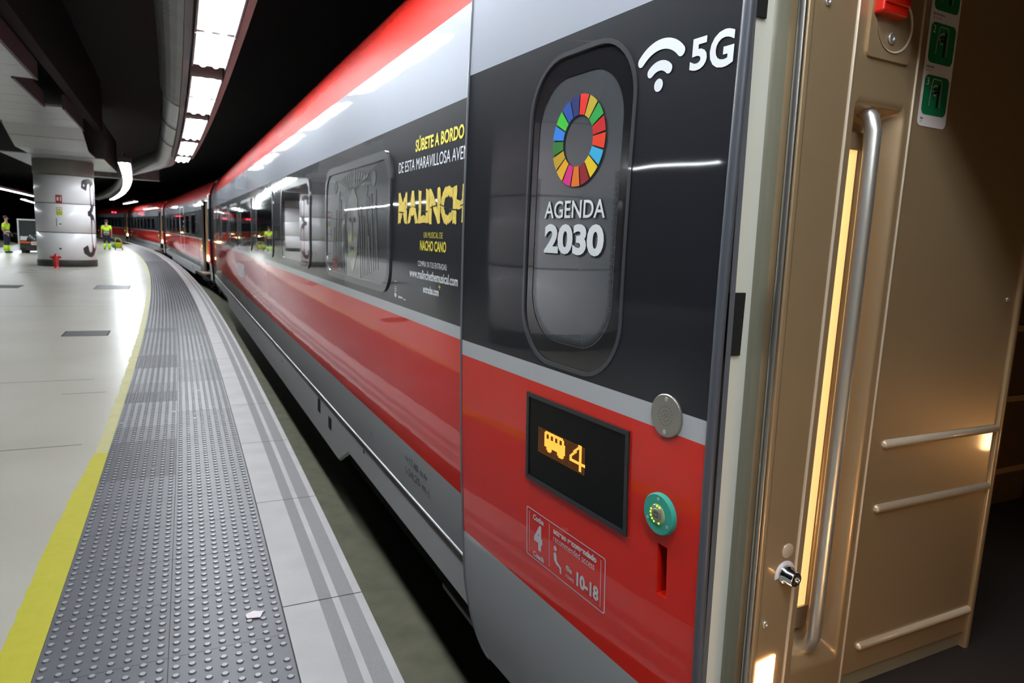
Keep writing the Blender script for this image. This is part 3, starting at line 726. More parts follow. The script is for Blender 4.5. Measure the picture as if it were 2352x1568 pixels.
def build_carriage():
    root = empty('train_carriage')
    mb_ = hull(YE0, YD0, Z_CH, (True, False))
    h2 = hull(YD1 + 0.05, YE1, Z_CH, (False, True)); mb_.add(h2.v, h2.f); mb_.sm[-len(h2.f):] = h2.sm; mb_.mi[-len(h2.f):] = h2.mi
    h3 = hull(YD0, YD1 + 0.05, 2.47, (False, False)); mb_.add(h3.v, h3.f); mb_.sm[-len(h3.f):] = h3.sm
    mb_.build('body', ('livery', 'black'), root)
    # floor of the underframe
    b = MB(); b.box(XB + .12, 2 * XC - XB - .12, YE0, YE1, -0.25, 0.12); b.build('underframe', 'black', root)
    # skirt: with cut-outs over the bogies, deeper between them
    def zb(y):
        if y < 5.25 or y > 18.4: return Z_SK
        if y < 5.6: return Z_SK - 0.17 * (y - 5.25) / .35
        if y > 18.0: return Z_SK - 0.17 * (18.4 - y) / .4
        return Z_SK - 0.17
    ys = [YD1 + .05, 2, 3, 4, 5.25, 5.6, 7, 9, 11, 13, 15, 17, 18.0, 18.4, 20, 22, YE1]
    XS = XB + pf(Z_CH) + .010
    b = MB(); b.grid([[(XS, y, Z_CH - .008), (XS, y, zb(y) + .02), (XS + .02, y, zb(y)), (XS + .05, y, zb(y) + .02)] for y in ys], 0, False)
    b.grid([[(XS, y, Z_CH - .008), (XS, y, Z_SK), (XS + .05, y, Z_SK + .02)] for y in (YE0, YD0)], 0, False)
    sk = b.build('skirt', 'skirt', root)
    for y, z in ((2.70, .03), (4.75, .02), (8.9, -.05), (11.7, -.04), (14.4, -.03)):
        c = MB(); p = Vector((XS + .004, y, z)); c.tube(p, p + Vector((-.007, 0, 0)), .016, 12); c.build('fastener', 'dark', sk)
    for y, z0, z1 in ((5.95, -.13, -.03), (6.45, -.10, .03), ):
        c = MB(); c.box(XS - .003, XS + .004, y - .06, y + .06, z0, z1); c.build('slot', 'dark', sk)
    b = MB(); b.tube((XS - .009, YD1 + .05, Z_CH - .004), (XS - .009, YE1, Z_CH - .004), .0075, 10); b.build('sill_trim', 'sill', root)
    # windows
    for k in range(7):
        y0 = 3.90 + 2.58 * k; y1 = y0 + 1.87
        fr = poly('window', rrect(y0, y1, 1.255, 2.10, .17), body, .010, 'win_frame', root, [rrect(y0 + .05, y1 - .05, 1.30, 2.05, .14)], .2, .012)
        pane = poly('window_pane', rrect(y0 + .045, y1 - .045, 1.295, 2.055, .14), body, .004, 'glass_poster' if k == 0 else 'glass_dark', fr, (), .2)
    # door lamp, doorway frame
    b = MB(); b.grid([[(XB + .10, YD0, z), (XB + .10, YD0 - .02, z), (XB + .9, YD0 - .02, z)] for z in (.15, 2.47)], 0, False); b.build('near_jamb', 'gold', root)
    l = MB(); l.box(XB + .09, XB + .17, YD0 - .01, YD0 + .004, .44, .56); l.build('step_lamp', 'warmlamp', root)
    jb = MB(); jb.box(3.60, 3.93, .15, .236, .4, 2.47); jb.build('far_jamb', 'gold', root)
    l = MB(); l.box(3.82, 3.90, .235, .25, .62, .72); l.build('step_lamp', 'warmlamp', root)
    l = MB(); l.box(XB + .30, XB + .34, YD0 - .01, YD0 + .004, .48, .80); l.build('light_strip', 'warm_fill', root)  # unseen strip, added and sized to brighten the lower vestibule wall
    s_ = MB(); s_.box(1.0, XB + .25, YD0 + .05, YD1 - .05, .02, .06); s_.build('door_step', 'steel2', root)
    # vestibule: floor, far side, ceiling, end partition
    b = MB(); b.box(XB + .10, 2 * XC - XB - .1, YE0 + .02, 4.5, .34, .40); b.build('vestibule_floor', 'carpet', root)
    b = MB(); b.box(XB + .1, 2 * XC - XB - .1, YE0 + .02, 4.5, 2.47, 2.5); b.build('vestibule_ceiling', 'interior', root)
    b = MB(); b.box(2 * XC - XB - .12, 2 * XC - XB - .08, YE0 + .02, 4.5, .4, 2.47)
    b.build('far_wall', 'interior', root)
    b = MB(); b.box(XB + .9, 2 * XC - XB - .1, YE0 + .03, YE0 + .05, .4, 2.47); b.build('end_wall', 'interior', root)
    b = MB()
    for z in (.56, .93, 1.28):
        b.box(2.25, 2 * XC - XB - .1, 1.79, 1.80, z, z + .03)
    b.build('wall_ribs', 'gold', root)
    b = MB(); b.box(2.25, 2 * XC - XB - .1, 1.80, 1.84, .4, 2.47); b.build('inner_partition', 'interior', root)
    # bogies
    for yc in (3.45, 19.9):
        bg = empty('bogie', (0, yc, 0), parent=root)
        b = MB(); b.box(1.56, 1.72, -1.55, 1.55, -.42, -.22); b.box(1.52, 1.66, -.35, .35, -.60, -.35); b.build('side_frame', 'dark', bg, .03)
        for yy in (-1.25, 1.25):
            b = MB(); b.tube((1.75, yy, -.40), (1.90, yy, -.40), .43, 32); b.tube((1.50, yy, -.40), (1.75, yy, -.40), .12, 20); b.build('wheel', 'dark', bg)
            b = MB(); b.tube((1.50, yy + .2, -.45), (1.50, yy + .2, -.18), .08, 16); b.build('spring', 'dark', bg)
        b = MB(); b.tube((1.38, -1.0, -.34), (1.38, -.1, -.34), .055, 20); b.tube((1.38, -.1, -.34), (1.38, .5, -.34), .04, 20); b.build('damper', 'pipe', bg)
        b = MB(); b.tube((1.38, -1.25, -.34), (1.38, -.98, -.34), .03, 12); b.build('damper_rod', 'steel2', bg)
    return root
car = build_carriage(); tag(car, 'red, silver and black train carriage with poster window, nearest to the camera', 'train carriage', 'carriages of the train')
# simple open door leaf for the far carriages
def far_door(root):
    dr = empty('door', parent=root)
    b = MB(); b.grid([[tuple(body(y, z, .06)) for z in [-.05 + .1 * k for k in range(27)]] for y in (1.2, 2.45)], 0, True); b.build('leaf', 'livery', dr)
    poly('door_window', rrect(1.52, 2.02, 1.28, 2.12, .15), body, .064, 'glass_door', dr, (), .2)
    b = MB()
    for y in (1.19, 2.46): b.grid([[tuple(body(y - .012, z, .065)), tuple(body(y + .012, z, .065)), tuple(body(y + .012, z, 0))] for z in [-.05 + .2 * k for k in range(13)]], 0, False)
    b.build('door_seal', 'rubber', dr)
    b = MB(); b.tube(body(1.35, .93, .06), body(1.35, .93, .075), .05, 16); b.build('door_button', 'greenled', dr)
    b = MB(); b.box(XB + .06, XB + .9, YD1, YD1 + .02, .4, 2.47); b.build('lit_jamb', 'gold', dr)
    b = MB(); b.box(XB + .10, XB + .20, YD1 - .012, YD1 - .002, .44, .62); b.build('post_lamp', 'warmlamp', dr)
    b = MB(); b.box(XB + .32, XB + .36, YD1 - .012, YD1 - .002, .72, 1.85); b.build('light_strip', 'warmstrip', dr)
    b = MB(); b.box(XB - .03, XB + .01, YD0 - .12, YD0 - .06, .52, .60); b.build('side_lamp', 'warmlamp', dr)
def rot_place(root, k):
    th = k * 25.05 / RC; c, s_ = math.cos(th), math.sin(th)
    dx, dy = -CEN[0], -CEN[1]
    root.location = (CEN[0] + dx * c - dy * s_, CEN[1] + dx * s_ + dy * c, 0); root.rotation_euler = (0, 0, th)
names = ['second', 'third', 'fourth', 'fifth']
second = copy_tree(car); far_door(second)
outl = MB()
second['label'] = 'red and grey train carriage, second from the camera, with a dark gangway before it'
for ch in [c for c in bpy.data.objects if c.parent == second and c.name.startswith('window')][:1]:
    for g in [x for x in bpy.data.objects if x.parent == ch]:
        g.data = g.data.copy(); g.data.materials.clear(); g.data.materials.append(M['glass_dark'])
rot_place(second, 1)
for k in (2, 3, 4):
    c_ = copy_tree(second); rot_place(c_, k)
    c_['label'] = ('red and grey train carriage, third from the camera, with a lit doorway', 'red and grey train carriage, fourth from the camera, partly behind the worker', 'last train carriage, almost hidden behind the pillar')[k - 2]
poly('white_outline', rrect(9.3, 11.3, .40, 2.48, .3), body, .004, 'white', second, [rrect(9.4, 11.2, .44, 2.44, .27)], .2)
# gangways between the carriages
for k in range(4):
    e = empty('gangway'); b = MB(); b.box(1.35, 2 * XC - 1.35, -1.15, -.55, .2, 3.1); b.build('bellows', 'black', e)
    rot_place(e, k + 1); tag(e, ('black gangway bellows behind the nearest carriage', 'black gangway bellows between the second and third carriage', 'black gangway bellows between the third and fourth carriage', 'black gangway bellows between the last two carriages')[k], 'gangway', 'gangways between the carriages')

# ------------------------------------------------------------------ lettering on the nearest carriage
def btext(name, s, y0, y1, z0, z1, m, bold=0.0, off=0.0015, spacing=1.0, shear=0.0):
    def sf_(a, z, o_): return body(-a, z, o_)
    return text(name, s, -y0, -y1, z0, z1, sf_, off, m, car, bold, spacing, shear)
btext('poster_lettering', 'SÚBETE A BORDO', 3.48, 2.82, 2.035, 2.112, 'yellow', .028)
btext('poster_lettering', 'DE ESTA MARAVILLOSA AVENTURA', 3.765, 2.565, 1.945, 2.003, 'white', .0)
def scratchy():
    r = random.Random(5); parts = []
    x = 0
    for ch_ in 'MALINCHE':
        vs, fs = text2d(ch_, .05); w_ = max(v[0] for v in vs) - min(v[0] for v in vs); mn = min(v[0] for v in vs)
        bm = bmesh.new(); B = [bm.verts.new((a, b, 0)) for a, b in vs]
        for f in fs:
            try: bm.faces.new([B[i] for i in f])
            except ValueError: pass
        bmesh.ops.subdivide_edges(bm, edges=bm.edges, cuts=2)
        bm.verts.index_update()
        V = []
        for v in bm.verts:
            V.append((x + (v.co.x - mn) + r.uniform(-.018, .018), v.co.y + r.uniform(-.03, .03)))
        F = [[v.index for v in f.verts] for f in bm.faces]; bm.free()
        parts.append((V, F)); x += w_ + .02
    return merge2d(parts)
def bsurf(a, z, o_): return body(-a, z, o_)
lay('title_lettering', fit(scratchy(), -3.76, -2.655, 1.66, 1.842), bsurf, .0015, 'yellow2', car, 0)
b2 = [bar(-3.74 + .13 * i, 1.745 + .012 * ((i * 7) % 3 - 1), -3.74 + .13 * i + .085, 1.742 + .014 * ((i * 5) % 3 - 1), .006) for i in range(8)]
lay('title_scratches', merge2d(b2), bsurf, .0025, 'shadow_print', car, 0)
btext('poster_lettering', 'UN MUSICAL DE', 3.315, 3.043, 1.597, 1.626, 'yellow', .0)
btext('poster_lettering', 'NACHO CANO', 3.37, 2.995, 1.532, 1.583, 'yellow', .03)
btext('poster_lettering', 'COMPRA YA TUS ENTRADAS:', 3.40, 2.98, 1.450, 1.478, 'white', .0)
btext('poster_lettering', 'www.malinchethemusical.com', 3.54, 2.84, 1.385, 1.432, 'white', .02)
btext('poster_lettering', 'entradas.com', 3.315, 3.085, 1.318, 1.357, 'white', .03)
lay('plus_mark', merge2d([bar(-3.075, 1.355, -3.075, 1.375, .006), bar(-3.085, 1.365, -3.065, 1.365, .006)]), bsurf, .0015, 'yellow', car, 0)
lay('small_logo', merge2d([disc2d(-3.80, 1.262, .022, 16, .014), bar(-3.815, 1.285, -3.785, 1.285, .006), bar(-3.815, 1.297, -3.785, 1.297, .006), bar(-3.81, 1.309, -3.79, 1.309, .006), bar(-3.82, 1.34, -3.78, 1.34, .003)]), bsurf, .0015, 'white', car, 0)
lay('small_logo', merge2d([disc2d(-3.735, 1.256, .009, 12, .009), bar(-3.72, 1.256, -3.67, 1.256, .009), bar(-3.65, 1.251, -3.61, 1.251, .006)]), bsurf, .0015, 'white', car, 0)
btext('measure_lettering', '→17,40 m←', 3.70, 3.30, .285, .335, 'letter_dark', .0)
btext('measure_lettering', '|-24,25 m-|', 3.69, 3.28, .205, .262, 'letter_dark', .0)
lay('measure_mark', merge2d([bar(-2.80, .20, -2.74, .20, .003), bar(-2.80, .27, -2.74, .27, .003), bar(-2.80, .20, -2.80, .27, .003), bar(-2.74, .20, -2.74, .27, .003), bar(-2.77, .22, -2.77, .25, .004)]), bsurf, .0015, 'letter_dark', car, 0)
lay('measure_mark', merge2d([bar(-4.50, .24, -4.44, .24, .006), bar(-4.46, .24, -4.46, .19, .006)]), bsurf, .0015, 'letter_dark', car, 0)
lay('side_notice', merge2d([([(-14.6, .70), (-13.2, .70), (-13.2, .95), (-14.6, .95)], [[0, 1, 2, 3]])]), bsurf, .0015, 'whitesign', car, 0)
# generic figure printed on the poster window (plain stand-in)
M['print1'] = mat('pale_poster_print', (0.26, 0.265, 0.245), 0.4, coat=1, crough=.02, noise=0.8, nscale=12)
M['print2'] = mat('dim_poster_print', (0.11, 0.115, 0.11), 0.4, coat=1, crough=.02, noise=0.7, nscale=15)
w0 = [c for c in bpy.data.objects if c.parent == car and c.name.startswith('window')][0]
Yc = -4.83
def mir(pts): return pts + [(2 * Yc - x, z) for x, z in pts[::-1]]
def blob(cx, cz, rx, rz, seed, n=26):
    r = random.Random(seed); return [(cx + rx * math.cos(2 * math.pi * i / n) * r.uniform(.8, 1.1), cz + rz * math.sin(2 * math.pi * i / n) * r.uniform(.85, 1.1)) for i in range(n)]
lay('poster_print', fill2d(mir([(Yc - .02, 1.34), (Yc - .14, 1.48), (Yc - .17, 1.68), (Yc - .13, 1.84), (Yc - .01, 1.92)]), []), bsurf, .0055, 'print1', w0, .1)
L_ = []
r = random.Random(11)
for s_ in (-1, 1):
    for i in range(9):
        a = .22 + .055 * i; L_.append(bar(Yc + s_ * a, 1.32 + .01 * i, Yc + s_ * (a - .04 + r.uniform(-.04, .04)), 1.55 + r.uniform(0, .35), .018 + r.uniform(0, .02)))
    for i in range(6):
        L_.append(bar(Yc + s_ * (.05 + .05 * i), 1.9 + .012 * i, Yc + s_ * (.05 + .07 * i), 2.03 - .01 * i, .02))
    L_.append(disc2d(Yc + s_ * .55, 1.95, .05, 12)); L_.append(disc2d(Yc + s_ * .42, 1.80, .045, 12))
lay('poster_print', merge2d(L_), bsurf, .0055, 'print2', w0, .1)
L_ = [disc2d(Yc - .06, 1.70, .035, 14, .018), disc2d(Yc + .06, 1.70, .035, 14, .018), bar(Yc - .04, 1.50, Yc + .04, 1.50, .02), bar(Yc, 1.56, Yc, 1.68, .018)]
lay('poster_print', merge2d(L_), bsurf, .007, 'shadow_print', w0, .1)

# ------------------------------------------------------------------ the open door leaf
door = empty('door', parent=car); door['label'] = 'open sliding door leaf standing out from the side of the carriage'
UW = 1.30; ZB = -0.07; ZT = 2.62
def outline_leaf():
    pts = [(0, ZB)]
    R_ = .2
    pts.append((UW - R_, ZB))
    for i in range(1, 11):
        t = math.radians(-90 + 9 * i); pts.append((UW - R_ + R_ * math.cos(t), ZB + .32 + .32 * math.sin(t)))
    z = .4
    while z < ZT: pts.append((UW, z)); z += .15
    pts += [(UW, ZT), (0, ZT)]
    return pts
OL = outline_leaf()
WG = (0.332, 0.838, 1.225, 2.150)                     # window groove
hole = rrect(WG[0], WG[1], WG[2], WG[3], .17, 10)
slot = [(.105, .708), (.140, .708), (.143, .846), (.108, .846)]
vf = fill2d(OL, [hole, slot]); vs, fs = strips(*vf, .06)
Pn = [leaf(a, b, 0) for a, b in vs]
nr = [(Vector((-LN.x, -LN.y, (0.05 if b < 1.75 else 0.03) * (b - 1.75)))).normalized() for a, b in vs]
o = raw('leaf', Pn, fs, 'livery', door, True)
bmx = bmesh.new(); bmx.from_mesh(o.data); bmesh.ops.recalc_face_normals(bmx, faces=bmx.faces)
if sum((f.normal.x for f in bmx.faces)) > 0: bmesh.ops.reverse_faces(bmx, faces=bmx.faces)
bmx.to_mesh(o.data); bmx.free()
for p in o.data.polygons: p.use_smooth = True
o.data.normals_split_custom_set_from_vertices([tuple(n) for n in nr])
# back shell and sides
b = MB()
n = len(OL); b.grid([[tuple(leaf(a, z, -.001)) for a, z in OL], [tuple(leaf(a, z, -.018)) for a, z in OL], [tuple(leaf(.05 + a * .94, z, -.045)) for a, z in OL]], 0, False, True)
b.build('leaf_edge', 'gasket', door)
o = poly('leaf_back', [(.05 + a * .94, z) for a, z in OL], leaf, -.045, 'beige', door, [hole], .2)
# slot recess
b = MB(); rr_ = [slot, slot]
b.grid([[tuple(leaf(a, z, 0)) for a, z in slot], [tuple(leaf(a, z, -.035)) for a, z in slot]], 0, False, True)
b.add([tuple(leaf(a, z, -.035)) for a, z in slot], [(0, 1, 2, 3)], 1)
o = b.build('pull_slot', ('redplastic', 'screen'), door); o['label'] = 'narrow upright slot under the green button'
# window
rim = poly('window_rim', rrect(WG[0] - .007, WG[1] + .007, WG[2] - .007, WG[3] + .007, .177, 10), leaf, .002, 'groove', door, [rrect(WG[0] + .006, WG[1] - .006, WG[2] + .006, WG[3] - .006, .164, 10)], .1, .02)
gl = poly('door_window', hole, leaf, -.004, 'frit', door, [rrect(.378, .792, 1.295, 2.085, .15, 10)], .1)
pane = poly('window_pane', rrect(.378, .792, 1.295, 2.085, .15, 10), leaf, -.006, 'glass_door', door, (), .1)
# dotted frit edge along the glass
L_ = []
ro = rrect(.385, .785, 1.302, 2.078, .145, 10)
def along(pl, step):
    out = []; acc = 0
    for i in range(len(pl)):
        a = Vector(pl[i]); b_ = Vector(pl[(i + 1) % len(pl)]); L0 = (b_ - a).length
        while acc < L0: out.append(a.lerp(b_, acc / L0)); acc += step
        acc -= L0
    return out
for ring_, rad in ((0.0, .0026), (.0065, .0021), (.013, .0015)):
    pl = rrect(.385 + ring_, .785 - ring_, 1.302 + ring_, 2.078 - ring_, .145 - ring_, 10)
    for q in along(pl, .0068):
        if q.y < 1.8: L_.append(disc2d(q.x, q.y, rad, 6))
lay('frit_dots', merge2d(L_), leaf, -.0052, 'frit', door, 0)
def ls(a, z, o_): return leaf(-a, z, o_)
# colour wheel
cols = ['e5243b', 'dda63a', '4c9f38', 'c5192d', 'ff3a21', '26bde2', 'fcc30b', 'a21942', 'fd6925', 'dd1367', 'fd9d24', 'bf8b2e', '3f7e44', '2b78e4', '56c02b', '00689d', '19486a']
def s2l(h):
    c = [int(h[i:i + 2], 16) / 255 for i in (0, 2, 4)]; return tuple(((x + .055) / 1.055) ** 2.4 if x > .04 else x / 12.92 for x in c)
cw = ['ee2b1e', 'c8ad2e', '2aa54a', 'd01c1f', 'f2401f', '3cb6ea', 'f2cf1c', '9b1824', 'f27a20', 'e62c8a', 'f2b61e', 'c9a324', '2f7a32', '2f86e8', '3fca3c', '1e4fa8', '1b2b6e']
wc, wr, wi = (-.580, 1.896), .130, .073
wheel = empty('colour_wheel', parent=door); wheel['label'] = 'ring of seventeen coloured segments'
for i in range(17):
    a0 = math.radians(90 - 360 / 17 * (i - .5) - 1.3 - 10); a1 = math.radians(90 - 360 / 17 * (i + .5) + 1.3 - 10)
    pts = [(wc[0] + wr * math.cos(a0 + (a1 - a0) * k / 4), wc[1] + wr * math.sin(a0 + (a1 - a0) * k / 4)) for k in range(5)] + [(wc[0] + wi * math.cos(a1 + (a0 - a1) * k / 4), wc[1] + wi * math.sin(a1 + (a0 - a1) * k / 4)) for k in range(5)]
    mm = mat('wheel_%d' % i, s2l(cw[i]), .4, coat=.5)
    lay('segment', (pts, [list(range(10))]), ls, -.003, mm, wheel, 0)
pts = circ(wc[0] + .007, wc[1] - .003, wr, 48); lay('ring_shadow', fill2d(pts, [circ(wc[0] + .006, wc[1] - .003, wi, 48)]), ls, -.0045, 'shadow_print', wheel, 0)  # dark ring shifted aside, a painted shadow of the wheel
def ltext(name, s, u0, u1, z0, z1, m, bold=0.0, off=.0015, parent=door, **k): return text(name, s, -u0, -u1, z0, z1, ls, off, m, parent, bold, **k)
ltext('lettering', 'AGENDA', .736, .430, 1.675, 1.727, 'white', .012, -.003); ltext('lettering', 'AGENDA', .731, .424, 1.673, 1.725, 'shadow_print', .012, -.0045)  # dark shifted copies are painted shadows of the white letters
ltext('lettering', '2030', .730, .428, 1.568, 1.658, 'white', .045, -.003); ltext('lettering', '2030', .724, .421, 1.564, 1.654, 'shadow_print', .045, -.0045)
# 5G and wireless mark
ltext('lettering', '5', .144, .092, 2.006, 2.077, 'white', .035); ltext('lettering', 'G', .084, .014, 1.998, 2.078, 'white', .035)
def arc(cx, cy, r, wd, a0, a1, n=16):
    pts = [(cx + (r + wd / 2) * math.cos(a0 + (a1 - a0) * k / n), cy + (r + wd / 2) * math.sin(a0 + (a1 - a0) * k / n)) for k in range(n + 1)]
    pe = (cx + r * math.cos(a1), cy + r * math.sin(a1))
    for k in range(1, 6): t = a1 + math.pi * k / 6; pts.append((pe[0] + wd / 2 * math.cos(t), pe[1] + wd / 2 * math.sin(t)))
    pts += [(cx + (r - wd / 2) * math.cos(a1 + (a0 - a1) * k / n), cy + (r - wd / 2) * math.sin(a1 + (a0 - a1) * k / n)) for k in range(n + 1)]
    pe = (cx + r * math.cos(a0), cy + r * math.sin(a0))
    for k in range(1, 6): t = a0 + math.pi + math.pi * k / 6; pts.append((pe[0] + wd / 2 * math.cos(t), pe[1] + wd / 2 * math.sin(t)))
    return pts
q = math.pi / 180
lay('wireless_mark', merge2d([disc2d(-.246, 1.994, .0155, 20), fill2d(arc(-.246, 1.992, .048, .024, 48 * q, 132 * q)), fill2d(arc(-.246, 1.992, .098, .025, 44 * q, 136 * q))]), ls, .0015, 'white', door, 0)
# speaker grille
def disc_solid(name, u, z, r, h, m, parent, n=40, off=0.0, bev=.002):
    b_ = MB(); rows = []
    for rr_, oo in ((r, off), (r, off + h - bev), (r - bev, off + h), (0.0005, off + h)):
        rows.append([tuple(leaf(u + rr_ * math.cos(2 * math.pi * k / n), z + rr_ * math.sin(2 * math.pi * k / n), oo)) for k in range(n)])
    b_.grid(rows, 0, False, True); return b_.build(name, m, parent)
gr = disc_solid('speaker_grille', .133, 1.188, .055, .006, 'steel2', door); gr['label'] = 'round metal speaker grille'
L_ = []
for rr_, nn in ((.024, 18), (.0135, 11), (.004, 4)):
    for k in range(nn): L_.append(disc2d(-.133 + rr_ * math.cos(6.283 * k / nn), 1.188 + rr_ * math.sin(6.283 * k / nn), .0012, 8))
lay('grille_holes', merge2d(L_), ls, .0065, 'black', gr, 0)
for zz in (1.230, 1.146): disc_solid('screw', .134, zz, .0055, .0008, 'steel', gr, 14, .006, .0002)
# display
D = [(-.790, .810), (-.262, .813), (-.268, 1.111), (-.790, 1.107)]
dsp = poly('display_frame', D, ls, .007, 'bezel', door, [[(-.776, .824), (-.275, .827), (-.280, 1.098), (-.776, 1.094)]], 0.1, .008)
dsp['label'] = 'dark display panel frame'
lay('display_glass', fill2d([(-.78, .82), (-.27, .82), (-.275, 1.10), (-.78, 1.10)]), ls, .0035, 'screen', dsp, .1)
NC, NR = 42, 18; cw_, ch__ = .258 / NC, .086 / NR; c0 = -.716
def led_on(c, r):
    if 6 <= c <= 24:
        b0 = c - 6
        if 1 <= r <= 11 and not (r == 1 and b0 < 1) and not (r == 1 and b0 > 16):
            if b0 > 17 and r < 5: return False
            if 3 <= r <= 5 and b0 % 4 in (2, 3) and b0 < 17: return False
            return True
        if r in (12, 13) and (2 <= b0 <= 6 or 12 <= b0 <= 17): return True
        if r == 14 and (3 <= b0 <= 5 or 13 <= b0 <= 16): return True
    if 29 <= c <= 41:
        b0 = c - 29
        if b0 in (8, 9) and r <= 16: return True
        if r in (11, 12) : return True
        if r < 11 and abs(b0 - (8 - r * .8)) <= 1.0: return True
    return False
on, offd = [], []
for r_i in range(NR):
    for c_i in range(NC):
        x = c0 + c_i * cw_; z = 1.004 - r_i * ch__; lit = led_on(c_i, r_i)
        a_, d_ = (cw_ * .88, ch__ * .80) if lit else (cw_ * .38, ch__ * .38)
        (on if lit else offd).append(([(x, z), (x + a_, z), (x + a_, z + d_), (x, z + d_)], [[0, 1, 2, 3]]))
o = lay('led_symbols', merge2d(on), ls, .0045, 'led', dsp, 0); o['label'] = 'lit amber coach symbol and number 4'
lay('led_matrix', merge2d(offd), ls, .0044, 'ledoff', dsp, 0)
# push button
pbn = disc_solid('door_button', .134, .930, .0545, .014, 'teal', door, 48, 0, .003); pbn['label'] = 'teal door button with a lit green ring'
disc_solid('button_lens', .134, .930, .027, .017, 'lens', pbn, 32, .0, .003)
for k in range(16): 
    a = 6.283 * k / 16
    if k in (13, 14, 15, 0, 1, 5, 4, 11): disc_solid('button_light', .134 + .0225 * math.cos(a), .930 + .0225 * math.sin(a), .003, .0182, 'greenled', pbn, 8, .0, .0005)
disc_solid('button_face', .134, .930, .0165, .020, 'steel2', pbn, 28, .0, .002)
lay('button_symbol', merge2d([bar(-.140, .924, -.140, .936, .002), bar(-.128, .924, -.128, .936, .002), bar(-.140, .936, -.128, .936, .002), bar(-.140, .924, -.128, .924, .002)]), ls, .0205, 'dark', pbn, 0)
for a in (90, 210, 330): disc_solid('screw', .134 - .041 * math.cos(a * q), .930 + .041 * math.sin(a * q), .0045, .0148, 'steel', pbn, 12, .0, .0003)
# coach sign
sg = empty('coach_sign', parent=door); sg['label'] = 'white printed coach sign'
SX0, SX1, SZ0, SZ1 = -.790, -.352, .530, .706
def lin(*a): return bar(*a)
fr_ = fill2d(rrect(SX0, SX1, SZ0, SZ1, .010), [rrect(SX0 + .004, SX1 - .004, SZ0 + .003, SZ1 - .003, .008)])
lay('sign_lines', merge2d([fr_, lin(SX0 + .017, SZ0 + .015, SX0 + .017, SZ1 - .015, .0022), lin(-.648, .545, -.648, .695, .0022), lin(SX1 - .022, SZ0 + .015, SX1 - .022, SZ1 - .015, .0025)]), ls, .0012, 'whitesign', sg, 0)
lt_ = lambda s, u0, u1, z0, z1, b_=0.0, **k: ltext('sign_lettering', s, u0, u1, z0, z1, 'whitesign', b_, .0012, sg, **k)
lt_('Coche', .748, .683, .672, .692, .04); lt_('4', .742, .690, .573, .664, .05); lt_('Coach', .748, .680, .540, .560, .04)
lt_('acceso recomendado', .624, .395, .672, .693, .05); lt_('recommended access', .624, .405, .645, .668, .0)
lt_('fila', .552, .518, .578, .597, .03); lt_('rows', .552, .508, .553, .565, .0); lt_('10-18', .494, .383, .553, .600, .045)
fig = [(-.622, .604), (-.613, .612), (-.605, .605), (-.603, .585), (-.590, .578), (-.578, .574), (-.576, .552), (-.584, .550), (-.588, .567), (-.606, .571), (-.619, .582)]
lay('seated_symbol', merge2d([fill2d(fig), disc2d(-.613, .624, .0088, 16)]), ls, .0012, 'whitesign', sg, 0)
# rubber edge at the near side and gaskets
b = MB(); rows = []
z = ZB
prof_ = [(0.002, .001), (-.003, .005), (-.014, .008), (-.021, .005), (-.025, -.002), (-.020, -.012), (-.008, -.018), (0.004, -.018)]
while z <= ZT + .01:
    rows.append([tuple(leaf(u, z, o_)) for u, o_ in prof_]); z += .1
b.grid(rows, 0, True, True); b.build('rubber_edge', 'rubber', door)
b = MB(); seg = OL[1:-1]
rows = []
for i, (a, z) in enumerate(seg):
    p0 = seg[max(0, i - 1)]; p1 = seg[min(len(seg) - 1, i + 1)]; d_ = Vector((p1[0] - p0[0], p1[1] - p0[1])).normalized(); n_ = Vector((d_.y, -d_.x))
    rows.append([tuple(leaf(a + n_.x * e_, z + n_.y * e_, o_)) for e_, o_ in ((-.006, .001), (0, .005), (.007, .003), (.010, -.02), (.004, -.05))])
b.grid(rows, 0, True); b.build('seal_strip', 'gasket', door)

# ------------------------------------------------------------------ doorway frame and vestibule wall by the door
def sh(z): return .0225 * (2.1 - z)        # the frame follows the side of the body
def column(prof2, z0, z1, name, m, smooth=True, closed=False, shear=True):
    b_ = MB(); rows = []; n_ = 14
    for k in range(n_ + 1):
        z_ = z0 + (z1 - z0) * k / n_; rows.append([(x + (sh(z_) if shear else 0), y_, z_) for x, y_ in prof2])
    b_.grid(rows, 0, smooth, closed); return b_.build(name, m, car)
frame = column([(1.10, 1.25), (1.10, 1.205), (1.105, 1.20), (1.238, 1.20)], .0, 2.5, 'door_frame', 'beige', False)
for z0, z1, xa in ((1.351, 1.503, 1.165), (.45, .575, 1.13), (2.12, 2.3, 1.165)):
    zz = (z0 + z1) / 2; b = MB(); b.box(xa + sh(zz) - .03, xa + sh(zz) + .045, 1.192, 1.199, z0, z1); s_ = b.build('latch_slot', 'black', frame)
column([(1.238, 1.201), (1.2475, 1.195), (1.249, 1.18), (1.243, 1.155), (1.236, 1.132), (1.233, 1.12)], .0, 2.5, 'door_frame_channel', 'olive')
column([(1.231, 1.125), (1.222, 1.118), (1.217, 1.108), (1.219, 1.099), (1.226, 1.097), (1.229, 1.105)], .3, 2.5, 'door_frame_bead', 'steel2')
column([(1.2285, 1.125), (1.236, 1.125)], .3, 2.5, 'frame_gap', 'black', False)
panel1 = column([(1.234, 1.15), (1.234, 1.104), (1.2355, 1.101), (1.239, 1.100), (1.250, 1.100)], .3, 2.5, 'door_post_edge', 'gold')
# gold post between frame and recess panel
b = MB(); b.grid([[(1.249 + sh(z), YJ, z), (1.384, YJ, z), (1.388, YJ + .003, z), (1.390, YJ + .03, z)] for z in [.3 + .2 * k for k in range(12)]], 0, False)
post = b.build('door_post', 'gold', car); post['label'] = 'champagne coloured door post with lock and lamp'
